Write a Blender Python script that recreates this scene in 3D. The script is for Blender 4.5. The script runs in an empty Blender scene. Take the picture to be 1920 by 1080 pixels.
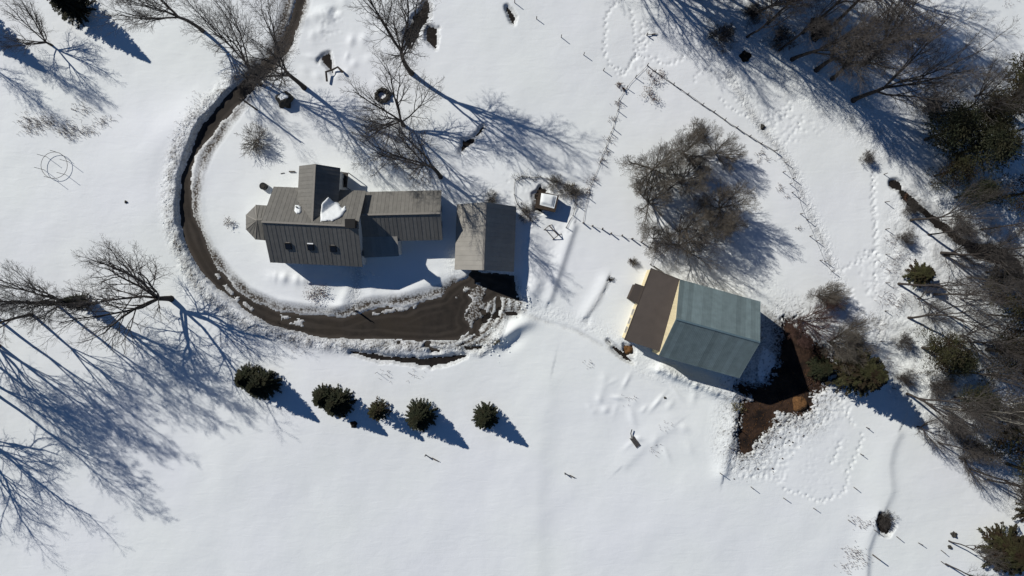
import bpy, bmesh, math, random
import numpy as np
from mathutils import Vector, Matrix

C = bpy.context.scene.collection
sc = bpy.context.scene
# ------------------------------------------------------------------ camera, sky, sun, exposure
CAMH = 320.0 / 3.0
cam = bpy.data.cameras.new('camera'); cam.sensor_width = 36; cam.lens = 24.0
cam.clip_start = 1; cam.clip_end = 3000
camo = bpy.data.objects.new('camera', cam); C.objects.link(camo)
camo.location = (0, 0, CAMH); camo.rotation_euler = (0, 0, 0)
sc.camera = camo
SUN_EL = math.radians(36); SH = (0.805, -0.593)          # horizontal direction the shadows fall in
world = bpy.data.worlds.new('World'); sc.world = world; world.use_nodes = True
wn = world.node_tree.nodes; wl = world.node_tree.links
sky = wn.new('ShaderNodeTexSky'); sky.sky_type = 'NISHITA'; sky.sun_disc = False
sky.sun_elevation = SUN_EL
sky.sun_rotation = math.atan2(-SH[0], -SH[1])            # measured from +Y, clockwise
sky.altitude = 300; sky.air_density = 1.0; sky.dust_density = 0.0; sky.ozone_density = 10.0
wn['Background'].inputs['Strength'].default_value = 0.050
wl.new(sky.outputs[0], wn['Background'].inputs[0])
sun = bpy.data.lights.new('sun', 'SUN'); sun.energy = 4.12; sun.angle = math.radians(0.55); sun.color = (1.0, 0.965, 0.91)
suno = bpy.data.objects.new('sun', sun); C.objects.link(suno)
sdir = Vector((SH[0] * math.cos(SUN_EL), SH[1] * math.cos(SUN_EL), -math.sin(SUN_EL)))
suno.rotation_euler = sdir.to_track_quat('-Z', 'Y').to_euler(); suno.location = (-60, 50, 80)
sc.view_settings.view_transform = 'Standard'; sc.view_settings.look = 'None'
sc.view_settings.exposure = 0.0; sc.view_settings.gamma = 1.0; sc.view_settings.use_curve_mapping = False
sc.cycles.max_bounces = 5; sc.cycles.diffuse_bounces = 3

# ------------------------------------------------------------------ helpers
rng = random.Random(7); nrg = np.random.default_rng(7)
def P(px, py, z=0.35):
    k = (CAMH - z) / CAMH / 12.0
    return Vector(((px - 960) * k, (540 - py) * k, z))

def hash2(ix, iy, s):
    n = (ix.astype(np.int64) * 374761393 + iy.astype(np.int64) * 668265263 + s * 982451653) & 0x7fffffff
    n = ((n ^ (n >> 13)) * 1274126177) & 0x7fffffff
    n = (n ^ (n >> 16)) & 0xffff
    return n / 65535.0
def vnoise(x, y, sc_, s=0):
    x = np.asarray(x, float) / sc_; y = np.asarray(y, float) / sc_
    ix = np.floor(x); iy = np.floor(y); fx = x - ix; fy = y - iy
    fx = fx * fx * (3 - 2 * fx); fy = fy * fy * (3 - 2 * fy)
    a = hash2(ix, iy, s); b = hash2(ix + 1, iy, s); c = hash2(ix, iy + 1, s); d = hash2(ix + 1, iy + 1, s)
    return (a * (1 - fx) + b * fx) * (1 - fy) + (c * (1 - fx) + d * fx) * fy - 0.5
def fbm(x, y, sc_, s=0, o=4):
    r = 0; a = 1.0
    for i in range(o):
        r = r + a * vnoise(x, y, sc_, s + i * 7); sc_ *= 0.5; a *= 0.5
    return r
def U(x, y):        # gentle lie of the land
    x = np.asarray(x, float); y = np.asarray(y, float)
    return 0.55 * vnoise(x, y, 38, 3) + 0.22 * vnoise(x, y, 15, 4) + 0.0
def uz(x, y): return float(U(np.array([x]), np.array([y]))[0])

def W(pts):         # pixel list to ground plane world array
    return np.array([[(p[0] - 960) / 12.0 * .9967, (540 - p[1]) / 12.0 * .9967] for p in pts])
def seg_dist(X, Y, pts):
    """distance to polyline, side sign and parameter"""
    d = np.full(X.shape, 1e9); side = np.zeros(X.shape); t_all = np.zeros(X.shape)
    acc = 0
    for (ax, ay), (bx, by) in zip(pts[:-1], pts[1:]):
        vx, vy = bx - ax, by - ay; L2 = vx * vx + vy * vy + 1e-9; L = math.sqrt(L2)
        t = np.clip(((X - ax) * vx + (Y - ay) * vy) / L2, 0, 1)
        ex = X - (ax + t * vx); ey = Y - (ay + t * vy)
        dd = np.sqrt(ex * ex + ey * ey); m = dd < d
        d = np.where(m, dd, d); side = np.where(m, vx * ey - vy * ex, side); t_all = np.where(m, acc + t * L, t_all)
        acc += L
    return d, np.sign(side), t_all
def sdf_poly(X, Y, pts):
    pts = np.asarray(pts); d, _, _ = seg_dist(X, Y, list(map(tuple, pts)) + [tuple(pts[0])])
    ins = np.zeros(X.shape, bool); n = len(pts); j = n - 1
    for i in range(n):
        xi, yi = pts[i]; xj, yj = pts[j]
        c = ((yi > Y) != (yj > Y)) & (X < (xj - xi) * (Y - yi) / (yj - yi + 1e-12) + xi)
        ins ^= c; j = i
    return np.where(ins, -d, d)
def local(X, Y, pts, margin, fn):
    """evaluate fn only near pts; returns full array with 1e3 elsewhere"""
    pts = np.asarray(pts); out = np.full(X.shape, 1e3)
    m = (X > pts[:, 0].min() - margin) & (X < pts[:, 0].max() + margin) & (Y > pts[:, 1].min() - margin) & (Y < pts[:, 1].max() + margin)
    if m.any(): out[m] = fn(X[m], Y[m], pts)
    return out, m

def mesh_np(name, V, F, loops_per=4, attrs=None, smooth=False):
    me = bpy.data.meshes.new(name); V = np.asarray(V, np.float32); F = np.asarray(F, np.int32)
    me.vertices.add(len(V)); me.vertices.foreach_set('co', V.ravel())
    me.loops.add(F.size); me.loops.foreach_set('vertex_index', F.ravel())
    me.polygons.add(len(F)); me.polygons.foreach_set('loop_start', np.arange(0, F.size, loops_per, dtype=np.int32))
    if smooth: me.polygons.foreach_set('use_smooth', np.ones(len(F), bool))
    for k, v in (attrs or {}).items():
        a = me.attributes.new(k, 'FLOAT', 'POINT'); a.data.foreach_set('value', np.asarray(v, np.float32).ravel())
    me.update(calc_edges=True); me.validate(); return me
def link(name, me, mat=None, parent=None):
    o = bpy.data.objects.new(name, me); C.objects.link(o)
    if mat is not None and not me.materials: me.materials.append(mat)
    if parent: o.parent = parent
    return o
def tag(o, label=None, cat=None, group=None, kind=None):
    if label: o['label'] = label
    if cat: o['category'] = cat
    if group: o['group'] = group
    if kind: o['kind'] = kind
    return o
def thing(name, label, cat, loc, rz=0, group=None):
    o = bpy.data.objects.new(name, None); C.objects.link(o); o.location = loc; o.rotation_euler = (0, 0, rz)
    o.empty_display_size = .3
    return tag(o, label, cat, group)
def copy_tree(o, parent=None):
    c = o.copy(); C.objects.link(c)
    if parent: c.parent = parent
    for ch in [q for q in KIDS.get(o.name, [])]:
        copy_tree(ch, c)
    return c
KIDS = {}
def kid(parent, o): KIDS.setdefault(parent.name, []).append(o); return o

class MB:
    def __init__(s): s.v = []; s.f = []
    def quad(s, *p):
        n = len(s.v); s.v += [tuple(q) for q in p]; s.f.append(tuple(range(n, n + len(p)))); return s
    def prism(s, bottom, top):
        n = len(bottom); b = len(s.v); s.v += [tuple(q) for q in bottom] + [tuple(q) for q in top]
        s.f.append(tuple(b + i for i in reversed(range(n)))); s.f.append(tuple(b + n + i for i in range(n)))
        for i in range(n):
            j = (i + 1) % n; s.f.append((b + i, b + j, b + n + j, b + n + i))
        return s
    def box(s, x0, x1, y0, y1, z0, z1):
        return s.prism([(x0, y0, z0), (x1, y0, z0), (x1, y1, z0), (x0, y1, z0)], [(x0, y0, z1), (x1, y0, z1), (x1, y1, z1), (x0, y1, z1)])
    def slab(s, poly, t):       # polygon with thickness downwards along its normal
        a, b, c = Vector(poly[0]), Vector(poly[1]), Vector(poly[2]); n = (b - a).cross(c - a).normalized()
        if n.z < 0: n = -n; poly = list(reversed(poly))
        return s.prism([Vector(p) - n * t for p in poly], [Vector(p) for p in poly])
    def bar(s, a, b, w, h=None, up=(0, 0, 1)):
        a = Vector(a); b = Vector(b); d = (b - a).normalized(); h = h or w
        u = Vector(up); 
        if abs(d.dot(u)) > .95: u = Vector((0, 1, 0))
        r = d.cross(u).normalized(); u = r.cross(d)
        q = [(-w / 2, -h / 2), (w / 2, -h / 2), (w / 2, h / 2), (-w / 2, h / 2)]
        return s.prism([a + r * i + u * j for i, j in q], [b + r * i + u * j for i, j in q])
    def cyl(s, a, b, r0, r1=None, n=8):
        a = Vector(a); b = Vector(b); r1 = r0 if r1 is None else r1; d = (b - a).normalized()
        u = Vector((0, 0, 1)) if abs(d.z) < .9 else Vector((1, 0, 0)); r = d.cross(u).normalized(); u = r.cross(d)
        A = [(math.cos(2 * math.pi * i / n), math.sin(2 * math.pi * i / n)) for i in range(n)]
        return s.prism([a + (r * c + u * q) * r0 for c, q in A], [b + (r * c + u * q) * r1 for c, q in A])
    def build(s, name, mat, parent=None, inv=None):
        me = bpy.data.meshes.new(name)
        v = s.v if inv is None else [tuple(inv @ Vector(p)) for p in s.v]
        me.from_pydata(v, [], s.f)
        bm = bmesh.new(); bm.from_mesh(me); bmesh.ops.recalc_face_normals(bm, faces=bm.faces); bm.to_mesh(me); bm.free()
        return link(name, me, mat, parent)

# ------------------------------------------------------------------ materials
def mat(name, col, rough=.7, noise=.15, nscale=3.0, bump=0.0, bscale=20.0, metal=0.0, rand=0.0, spec=.3, stretch=None, dark=None):
    m = bpy.data.materials.new(name); m.use_nodes = True; nt = m.node_tree; N = nt.nodes; L = nt.links
    b = N['Principled BSDF']; b.inputs['Roughness'].default_value = rough; b.inputs['Metallic'].default_value = metal
    b.inputs['Specular IOR Level'].default_value = spec
    tc = N.new('ShaderNodeTexCoord'); mp = N.new('ShaderNodeMapping'); L.new(tc.outputs['Object'], mp.inputs[0])
    if stretch: mp.inputs['Scale'].default_value = stretch
    no = N.new('ShaderNodeTexNoise'); no.inputs['Scale'].default_value = nscale; no.inputs['Detail'].default_value = 6
    L.new(mp.outputs[0], no.inputs[0])
    mr = N.new('ShaderNodeMapRange'); mr.inputs['From Min'].default_value = .3; mr.inputs['From Max'].default_value = .7
    mr.inputs['To Min'].default_value = 1 - noise; mr.inputs['To Max'].default_value = 1 + noise; L.new(no.outputs[0], mr.inputs[0])
    val = mr.outputs[0]
    if rand:
        oi = N.new('ShaderNodeObjectInfo'); r2 = N.new('ShaderNodeMapRange'); r2.inputs['To Min'].default_value = 1 - rand; r2.inputs['To Max'].default_value = 1 + rand
        L.new(oi.outputs['Random'], r2.inputs[0]); mu = N.new('ShaderNodeMath'); mu.operation = 'MULTIPLY'
        L.new(val, mu.inputs[0]); L.new(r2.outputs[0], mu.inputs[1]); val = mu.outputs[0]
    mx = N.new('ShaderNodeVectorMath'); mx.operation = 'SCALE'; mx.inputs[0].default_value = col
    L.new(val, mx.inputs['Scale']); out = mx.outputs[0]
    if dark:
        n2 = N.new('ShaderNodeTexNoise'); n2.inputs['Scale'].default_value = dark[1]; n2.inputs['Detail'].default_value = 5; L.new(tc.outputs['Object'], n2.inputs[0])
        r3 = N.new('ShaderNodeMapRange'); r3.inputs['From Min'].default_value = .45; r3.inputs['From Max'].default_value = .62; L.new(n2.outputs[0], r3.inputs[0])
        mi = N.new('ShaderNodeMix'); mi.data_type = 'RGBA'; L.new(r3.outputs[0], mi.inputs[0]); L.new(out, mi.inputs[6]); mi.inputs[7].default_value = (*dark[0], 1); out = mi.outputs[2]
    L.new(out, b.inputs['Base Color'])
    if bump:
        n3 = N.new('ShaderNodeTexNoise'); n3.inputs['Scale'].default_value = bscale; n3.inputs['Detail'].default_value = 6; L.new(mp.outputs[0], n3.inputs[0])
        bu = N.new('ShaderNodeBump'); bu.inputs['Strength'].default_value = 1; bu.inputs['Distance'].default_value = bump
        L.new(n3.outputs[0], bu.inputs['Height']); L.new(bu.outputs[0], b.inputs['Normal'])
    return m
M = dict(
    roof=mat('weathered_metal_roofing', (.165, .157, .138), .55, .10, 1.5, rand=.09, stretch=(1, 1, 1)),
    garage_roof=mat('pale_metal_roofing', (.285, .27, .237), .55, .07, 1.0, rand=.05),
    barn_roof=mat('blue_green_metal_roofing', (.142, .185, .188), .5, .12, 1.2, rand=.17),
    cap=mat('ridge_cap_metal', (.27, .25, .215), .5, .1),
    barn_cap=mat('barn_ridge_metal', (.10, .15, .17), .5, .1),
    annex=mat('brown_roll_roofing', (.057, .047, .041), .85, .10, .8, bump=.004, bscale=30),
    white_wall=mat('white_clapboard', (.62, .61, .57), .7, .08),
    yellow_wall=mat('yellow_barn_boards', (.68, .58, .36), .75, .10, 4, rand=.06),
    brown_wall=mat('brown_log_wall', (.05, .035, .024), .85, .3, 5),
    trim=mat('pale_trim', (.5, .48, .43), .6, .05),
    glass=mat('dark_window_glass', (.012, .013, .016), .15, .1, spec=.5),
    black=mat('black_iron', (.010, .010, .010), .7, .2),
    brick=mat('sooty_brick', (.030, .022, .018), .9, .3, 6),
    bark=mat('grey_brown_bark', (.045, .037, .032), .9, .3, 4, bump=.01),
    twig=mat('brown_twigs', (.082, .072, .064), .9, .25, .4, rand=.15),
    grey_twig=mat('olive_grey_twigs', (.135, .118, .095), .9, .25, .4, rand=.15),
    pale_bark=mat('pale_aspen_bark', (.30, .28, .23), .85, .25, 3),
    red_twig=mat('reddish_brown_twigs', (.085, .047, .038), .9, .3, 1.0, rand=.15),
    needle=mat('dark_spruce_needles', (.021, .026, .011), .8, .45, 1.6, rand=.18, dark=((.030, .028, .012), .5)),
    needle_olive=mat('olive_pine_needles', (.038, .038, .014), .8, .5, .9, rand=.2, dark=((.030, .018, .009), .5)),
    post=mat('weathered_fence_post', (.075, .062, .052), .9, .25, 8),
    wire=mat('rusty_fence_wire', (.06, .05, .045), .8, .2, 8),
    soil=mat('dark_wet_soil', (.012, .009, .007), .9, .5, 1.2, bump=.05, bscale=5),
    mud=mat('trampled_brown_mud', (.040, .022, .013), .95, .5, 1.6, bump=.06, bscale=4, dark=((.008, .005, .004), .35)),
    gravel=mat('wet_driveway_gravel', (.025, .020, .0155), .85, .30, 1.0, bump=.02, bscale=9, dark=((.034, .026, .018), .12)),
    hay=mat('orange_brown_hay', (.15, .075, .028), .95, .35, 5, bump=.08, bscale=12),
    dead_grass=mat('dead_olive_grass', (.13, .11, .045), .95, .4, 3),
    dry_leaf=mat('dry_rusty_leaves', (.115, .062, .040), .9, .4, 4, rand=.2),
    stone=mat('dark_field_stone', (.045, .042, .035), .9, .35, 3, bump=.05, bscale=5),
    wood=mat('old_grey_wood', (.085, .075, .065), .9, .3, 6),
)
def snow_mat(name, terrain=False):
    m = bpy.data.materials.new(name); m.use_nodes = True; nt = m.node_tree; N = nt.nodes; L = nt.links
    b = N['Principled BSDF']; b.inputs['Roughness'].default_value = .65; b.inputs['Specular IOR Level'].default_value = .2
    tc = N.new('ShaderNodeTexCoord'); src = tc.outputs['Object']
    def noise(s, d=5, dist=0):
        n = N.new('ShaderNodeTexNoise'); n.inputs['Scale'].default_value = s; n.inputs['Detail'].default_value = d; n.inputs['Distortion'].default_value = dist
        L.new(src, n.inputs[0]); return n.outputs[0]
    def rng_(o, a, b_, c, d):
        r = N.new('ShaderNodeMapRange'); r.inputs[1].default_value = a; r.inputs[2].default_value = b_; r.inputs[3].default_value = c; r.inputs[4].default_value = d
        L.new(o, r.inputs[0]); return r.outputs[0]
    def mth(op, a, b_):
        r = N.new('ShaderNodeMath'); r.operation = op
        for i, q in enumerate((a, b_)):
            if isinstance(q, (int, float)): r.inputs[i].default_value = q
            else: L.new(q, r.inputs[i])
        return r.outputs[0]
    def mix(f, a, b_):
        r = N.new('ShaderNodeMix'); r.data_type = 'RGBA'; L.new(f, r.inputs[0])
        for i, q in ((6, a), (7, b_)):
            if isinstance(q, tuple): r.inputs[i].default_value = (*q, 1)
            else: L.new(q, r.inputs[i])
        return r.outputs[2]
    base = mix(rng_(noise(.045, 3), .35, .65, 0, 1), (.785, .805, .815), (.795, .825, .80))
    h = mth('ADD', mth('MULTIPLY', noise(.45, 3), .05), mth('MULTIPLY', noise(5, 5), .006))
    mp2 = N.new('ShaderNodeMapping'); mp2.inputs['Rotation'].default_value = (0, 0, .9); mp2.inputs['Scale'].default_value = (.35, 1.3, 1); L.new(tc.outputs['Object'], mp2.inputs[0]); src = mp2.outputs[0]
    h = mth('ADD', h, mth('MULTIPLY', noise(.9, 6, .8), .035)); src = tc.outputs['Object']
    if terrain:
        at = N.new('ShaderNodeAttribute'); at.attribute_name = 'dirt_shade'
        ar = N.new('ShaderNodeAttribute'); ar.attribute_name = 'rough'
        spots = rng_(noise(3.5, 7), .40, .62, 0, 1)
        dirt_shade = mth('MULTIPLY', at.outputs['Fac'], rng_(spots, 0, 1, .62, 1.3))
        base = mix(rng_(dirt_shade, 0, 1, 0, 1), base, (.060, .048, .036))
        lum = mth('MULTIPLY', mth('ADD', mth('MULTIPLY', noise(2.2, 9, .5), .42), mth('MULTIPLY', noise(6, 4), .10)), ar.outputs['Fac'])
        h = mth('ADD', h, lum)
    bu = N.new('ShaderNodeBump'); bu.inputs['Strength'].default_value = 1; bu.inputs['Distance'].default_value = 1.0
    L.new(h, bu.inputs['Height']); L.new(bu.outputs[0], b.inputs['Normal']); L.new(base, b.inputs['Base Color'])
    return m
M['snow'] = snow_mat('settled_snow', True); M['snow_cap'] = snow_mat('roof_snow')

# ------------------------------------------------------------------ ground, driveway, snow
road_outer = [(553,-60),(553,0),(545,30),(533,60),(510,100),(480,128),(450,155),(425,180),(400,208),(380,235),(365,262),(350,300),(341,330),(337,360),(336,385),(338,410),(344,440),(353,465),(367,492),(385,518),(410,543),(444,566),(462,585),(503,607),(534,616),(588,629),(650,635),(680,637),(719,636),(779,638),(808,638),(858,636),(884,621),(887,611),(870,599),(874,579),(883,565),(878,553),(899,543),(901,573),(921,563),(933,555),(972,562),(962,520),(884,505)]
road_inner = [(876,522),(858,529),(838,541),(828,557),(804,561),(783,569),(759,579),(727,577),(690,581),(666,591),(640,598),(569,592),(520,586),(494,574),(460,558),(436,540),(420,520),(402,495),(387,470),(373,432),(360,405),(356,370),(354,345),(355,320),(362,295),(380,268),(395,253),(412,230),(434,205),(460,178),(487,150),(515,122),(540,90),(551,60),(563,30),(571,0),(571,-60)]
ROAD = W(road_outer + road_inner)
SLUSH = W([(571,0),(563,30),(551,60),(540,95),(515,126),(487,157),(466,182),(444,206),(424,232),(408,256),(394,274),(382,300),(373,325),(368,345),(364,370),(366,400),(376,432),(392,470),(410,492),(428,514),(444,532),(464,550),(498,566),(524,577),(572,582),(640,588),(690,570),(727,566),(770,560),(830,545),(850,530)])
GUTTER = W([(659,660),(700,665),(740,670),(779,674),(818,672),(872,667),(848,678),(808,686),(785,683),(760,678),(719,676),(680,668)])
YARD = W([(1407,747),(1393,752),(1387,780),(1382,805),(1380,830),(1388,852),(1403,852),(1415,830),(1440,810),(1457,797),(1460,775),(1482,785),(1507,780),(1524,765),(1518,745),(1535,730),(1560,700),(1556,660),(1530,640),(1508,628),(1492,600),(1474,598),(1462,640),(1464,690),(1450,712),(1420,728),(1390,722),(1385,735),(1402,748)])
BARE = [
    (W([(757,60),(775,37),(787,12),(803,0),(806,32),(793,50),(787,70),(775,77),(763,74)]), .45),
    (W([(801,50),(820,55),(821,70),(814,90),(805,82),(797,75)]), .35),
    (W([(761,79),(770,80),(773,90),(765,92)]), .2),
    (W([(951,14),(957,18),(965,34),(962,42),(955,32)]), .2),
    (W([(906,234),(896,246),(886,256),(868,262),(862,287),(868,288),(882,270),(897,255),(910,240)]), .35),
    (W([(1650,962),(1656,964),(1668,972),(1675,988),(1666,1001),(1652,1000),(1648,985),(1644,976)]), .2),
    (W([(625,140),(602,110),(596,116),(604,104),(618,98)]), .1),
    (W([(1170,645),(1186,648),(1187,664),(1172,668)]), .3),
    (W([(1140,638),(1185,675),(1188,682),(1170,672),(1150,655)]), .15),
    (W([(1000,362),(1012,352),(1024,356),(1016,372),(1014,395),(1004,392)]), .25),
    (W([(1424,232),(1436,240),(1438,246),(1428,240)]), .15),
    (W([(868,652),(880,650),(904,648),(903,655),(880,656)]), .2),
    (W([(806,653),(826,656),(824,662),(808,660)]), .15),
    (W([(948,586),(968,584),(970,590),(952,592)]), .12),
    (W([(912,590),(920,582),(918,594)]), .1),
]
CREEK = W([(1676,344),(1684,346),(1695,360),(1712,380),(1735,398),(1765,420),(1790,440),(1822,464),(1855,474),(1880,480),(1900,500),(1935,545)])

xs = np.arange(-88, 88.001, .2); ys = np.arange(-50, 50.001, .2)
ext = np.array([1, 3, 7, 14, 28, 55, 110, 220, 400.])
xs = np.concatenate([-88 - ext[::-1], xs, 88 + ext]); ys = np.concatenate([-50 - ext[::-1], ys, 50 + ext])
X, Y = np.meshgrid(xs, ys)
base = U(X, Y)
n1 = fbm(X, Y, 2.2, 11, 4); n2 = fbm(X, Y, .9, 21, 3); nbig = fbm(X, Y, 9, 31, 3)
white = nrg.random(X.shape) - .5
T = .38 + .17 * nbig
dirt_shade = np.zeros(X.shape); rough = np.zeros(X.shape)
d = np.full(X.shape, 1e3)
q, m = local(X, Y, ROAD, 9, sdf_poly); droad = q
d = np.minimum(d, q + .40 * n1 + .18 * n2)
q, m = local(X, Y, GUTTER, 3, sdf_poly); dg = q; d = np.minimum(d, q - .12 + .35 * n2)
q, m = local(X, Y, YARD, 6, sdf_poly); dy = q; patch = sdf_poly(X, Y, W([(1434,655),(1456,672),(1452,706),(1428,722),(1418,700)])); q = np.maximum(q, -patch); d = np.minimum(d, q + 1.0 * n1 + 1.1 * n2 + np.clip(1.5 - abs(q), 0, 1) * 1.3 * white)
for poly, amp in BARE:
    q, m = local(X, Y, poly, 3, sdf_poly); d = np.minimum(d, q + amp * n2 * 1.6 + .2 * n1)
q, side, tt = seg_dist(X, Y, CREEK); d = np.minimum(d, q - .55 - .05 * tt * .6 + .8 * n1)
dc = q
# slush band inside the drive
q, m = local(X, Y, np.vstack([ROAD, SLUSH]), 3, lambda a, b, p: seg_dist(a, b, list(map(tuple, SLUSH)))[0])
sl = np.clip(1 - q / 1.3, 0, 1); T = T - .24 * sl; dirt_shade = np.maximum(dirt_shade, sl * (.95 + .7 * n1)); 
# ploughed apron with curved tyre tracks
APR = W([(876,545),(935,552),(985,560),(985,585),(945,600),(925,625),(900,652),(860,652),(800,650),(720,645),(720,637),(800,640),(858,637),(888,615),(868,600),(872,575),(885,562)])
q, m = local(X, Y, APR, 4, sdf_poly); ap = np.clip(.5 - q / 1.2, 0, 1)
acx, acy = W([(820, 560)])[0]; rr = np.hypot(X - acx, (Y - acy) * 1.25)
tracks = .5 + .5 * np.sin(rr * 6.0 + 2.5 * n1)
dirt_shade = np.maximum(dirt_shade, ap * (.62 + 1.0 * (tracks - .35) * (0.7 + n1))); rough = np.maximum(rough, ap * .12); T = T - ap * .17
isl = ap * (n1 - .22 + .10 * tracks); d = np.where(ap > .4, np.minimum(d, -(isl - .12) * 2.2), d)
# dirt fringe and ploughed lumps along the road
fr = np.clip(1 - droad / 1.4, 0, 1) * (droad > 0); dirt_shade = np.maximum(dirt_shade, fr * (.40 + .6 * n1))
# packed snow patches lying inside the drive near the garage
ptx = sdf_poly(X, Y, W([(900,530),(912,545),(905,575),(900,600),(880,612),(872,598),(882,575),(896,560),(878,548),(856,560),(852,552),(880,538)]))
pt = (ptx + .9 * n2 < 0); d = np.where(pt, np.maximum(d, .35 + .2 * n1), d); dirt_shade = np.where(pt, .85 + .8 * n2, dirt_shade); T = np.where(pt, .12, T)
def line(pts, fn, margin=6):
    m0 = margin
    pts = W(pts)
    mm = (X > pts[:, 0].min() - margin) & (X < pts[:, 0].max() + margin) & (Y > pts[:, 1].min() - margin) & (Y < pts[:, 1].max() + margin)
    dd, s, t = seg_dist(X[mm], Y[mm], list(map(tuple, pts))); full = np.zeros(X.shape); full[mm] = fn(dd, s, t); return full
OUTB = [(470,120),(430,158),(398,190),(368,222),(345,255),(330,290),(322,330),(318,375),(322,420),(332,460),(350,500),(380,545),(420,585),(470,612),(530,630),(600,642),(680,648),(760,650),(830,648),(890,650)]
topl = line([(545,-60),(541,0),(531,40),(516,85),(492,116),(462,145)], lambda a, s, t: np.exp(-(a / .85) ** 2)); T = T - .26 * topl; dirt_shade = np.maximum(dirt_shade, topl * (1.0 + .4 * n2))
lump = line(OUTB, lambda a, s, t: np.exp(-(a / 1.1) ** 2)); T = T + lump * (.06 + .30 * n2 + .05 * white); rough = np.maximum(rough, lump * 1.0); dirt_shade = np.maximum(dirt_shade, lump * (.30 + .55 * n2 + .5 * (white > .34)))
# bank with a lee drop, casting the narrow blue shadow
T = T + line([(438,170),(405,200),(378,232),(354,268),(342,300),(334,340),(331,380),(334,410)], lambda a, s, t: np.where(s > 0, np.exp(-(a / .28) ** 2), np.exp(-(a / 1.2) ** 2)) * .40 * np.clip(1 + .6 * vnoise(t, t * 0, 2.1, 5), .3, 2))
T = T + line([(470,610),(530,630),(600,645),(680,648),(760,656),(840,654)], lambda a, s, t: np.exp(-(a / 1.2) ** 2) * .28)
T = T + line([(372,272),(352,312),(346,350),(345,380),(350,420),(362,462),(388,505)], lambda a, s, t: 0 * a)
T = T + line([(392,280),(380,320),(374,360),(376,400),(388,440),(405,478),(430,508),(470,538),(520,560),(580,572),(650,575)], lambda a, s, t: np.exp(-(a / .55) ** 2) * .14)
# footpath from the house door to the drive
fp = line([(668,500),(668,530),(664,560),(660,590)], lambda a, s, t: np.exp(-(a / .9) ** 2)); T = T - .2 * fp; dirt_shade = np.maximum(dirt_shade, fp * .16); rough = np.maximum(rough, fp * .7)
T = T + line([(655,515),(652,545),(640,570),(620,585)], lambda a, s, t: np.exp(-(a / .8) ** 2) * .22) + line([(692,520),(700,550),(740,560),(820,520)], lambda a, s, t: np.exp(-(a / 1.0) ** 2) * .2)
fp = line([(845,470),(850,510)], lambda a, s, t: np.exp(-(a / 1.0) ** 2)); rough = np.maximum(rough, fp * .4); dirt_shade = np.maximum(dirt_shade, fp * .08)
# drifts and wind lips
def bump_(px, py, rx, ry, amp, ang=0):
    global T
    cx, cy = W([(px, py)])[0]; c, s_ = math.cos(ang), math.sin(ang); dx = X - cx; dy_ = Y - cy
    u = (dx * c + dy_ * s_) / rx; v = (-dx * s_ + dy_ * c) / ry; T = T + amp * np.exp(-(u * u + v * v))
bump_(955,622,2.2,1.0,1.05,.6); bump_(985,606,1.6,1.0,.45,.2); bump_(930,636,1.5,1.2,.6,.7); bump_(1000,480,1.5,3.0,.5)
bump_(1000,540,1.4,2.6,.7,-.4); bump_(962,645,2.0,.9,-.25,.6)
bump_(350,225,2.5,5.5,.55,-.7); bump_(290,250,3.5,7,.25,-.6); bump_(285,400,4,6,.25,.3); bump_(610,25,1.5,1,.35); bump_(628,22,.6,.5,-.3)
for i in range(26):
    bump_(rng.uniform(1100,1330), rng.uniform(690,850), rng.uniform(.5,1.6), rng.uniform(.3,.7), rng.uniform(.06,.2), rng.uniform(0,3))
for i in range(34):
    bump_(rng.uniform(560,720), rng.uniform(0,150), rng.uniform(.5,1.3), rng.uniform(.3,.8), rng.uniform(.04,.15), rng.uniform(0,3))
def lip(pts, amp, wid_far=3.0, wid_near=.35):
    global T
    T = T + line(pts, lambda a, s, t: amp * np.where(s > 0, np.exp(-(a / wid_far) ** 2), np.exp(-(a / wid_near) ** 2)), 10)
lip([(1003,1080),(1004,960),(1006,860),(1014,790),(1030,720)], .16, 4, 2.0)
lip([(1356,885),(1362,850),(1372,815),(1380,800)], .42, 1.6, .7)
lip([(1652,955),(1668,920),(1664,870),(1672,835),(1682,815)], .24, 3.0, .9)
lip([(1622,1080),(1624,1030),(1634,1000),(1645,980)], .3, 2.0, .6)
lip([(1760,95),(1785,60),(1800,30)], .25, 2, .5); lip([(1745,120),(1790,105),(1800,85)], .25, 1.2, .4)
lip([(1030,560),(1060,470),(1075,425)], .35, 1.2, .6)
lip([(1172,870),(1215,830),(1260,800)], .12, 2, .8)
lip([(1100,590),(1120,560),(1135,530)], .3, 1.2, .5)
# snow shed off the barn roof
T = T + line([(1245,690),(1300,712),(1372,738)], lambda a, s, t: np.exp(-(a / 1.0) ** 2) * .7)
T = T + line([(1225,690),(1300,722),(1380,752)], lambda a, s, t: np.exp(-(a / .5) ** 2) * .25 * (1 + 2 * vnoise(t, t, .7, 9)))
tr = line([(1240,690),(1300,715),(1375,748),(1400,760)], lambda a, s, t: np.exp(-(a / .9) ** 2)); rough = np.maximum(rough, tr * .7); dirt_shade = np.maximum(dirt_shade, tr * .12)
T = T + line([(510,518),(560,524),(640,528)], lambda a, s, t: np.exp(-(a / .8) ** 2) * .25 * (1 + vnoise(t, t, 1, 8)))
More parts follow.
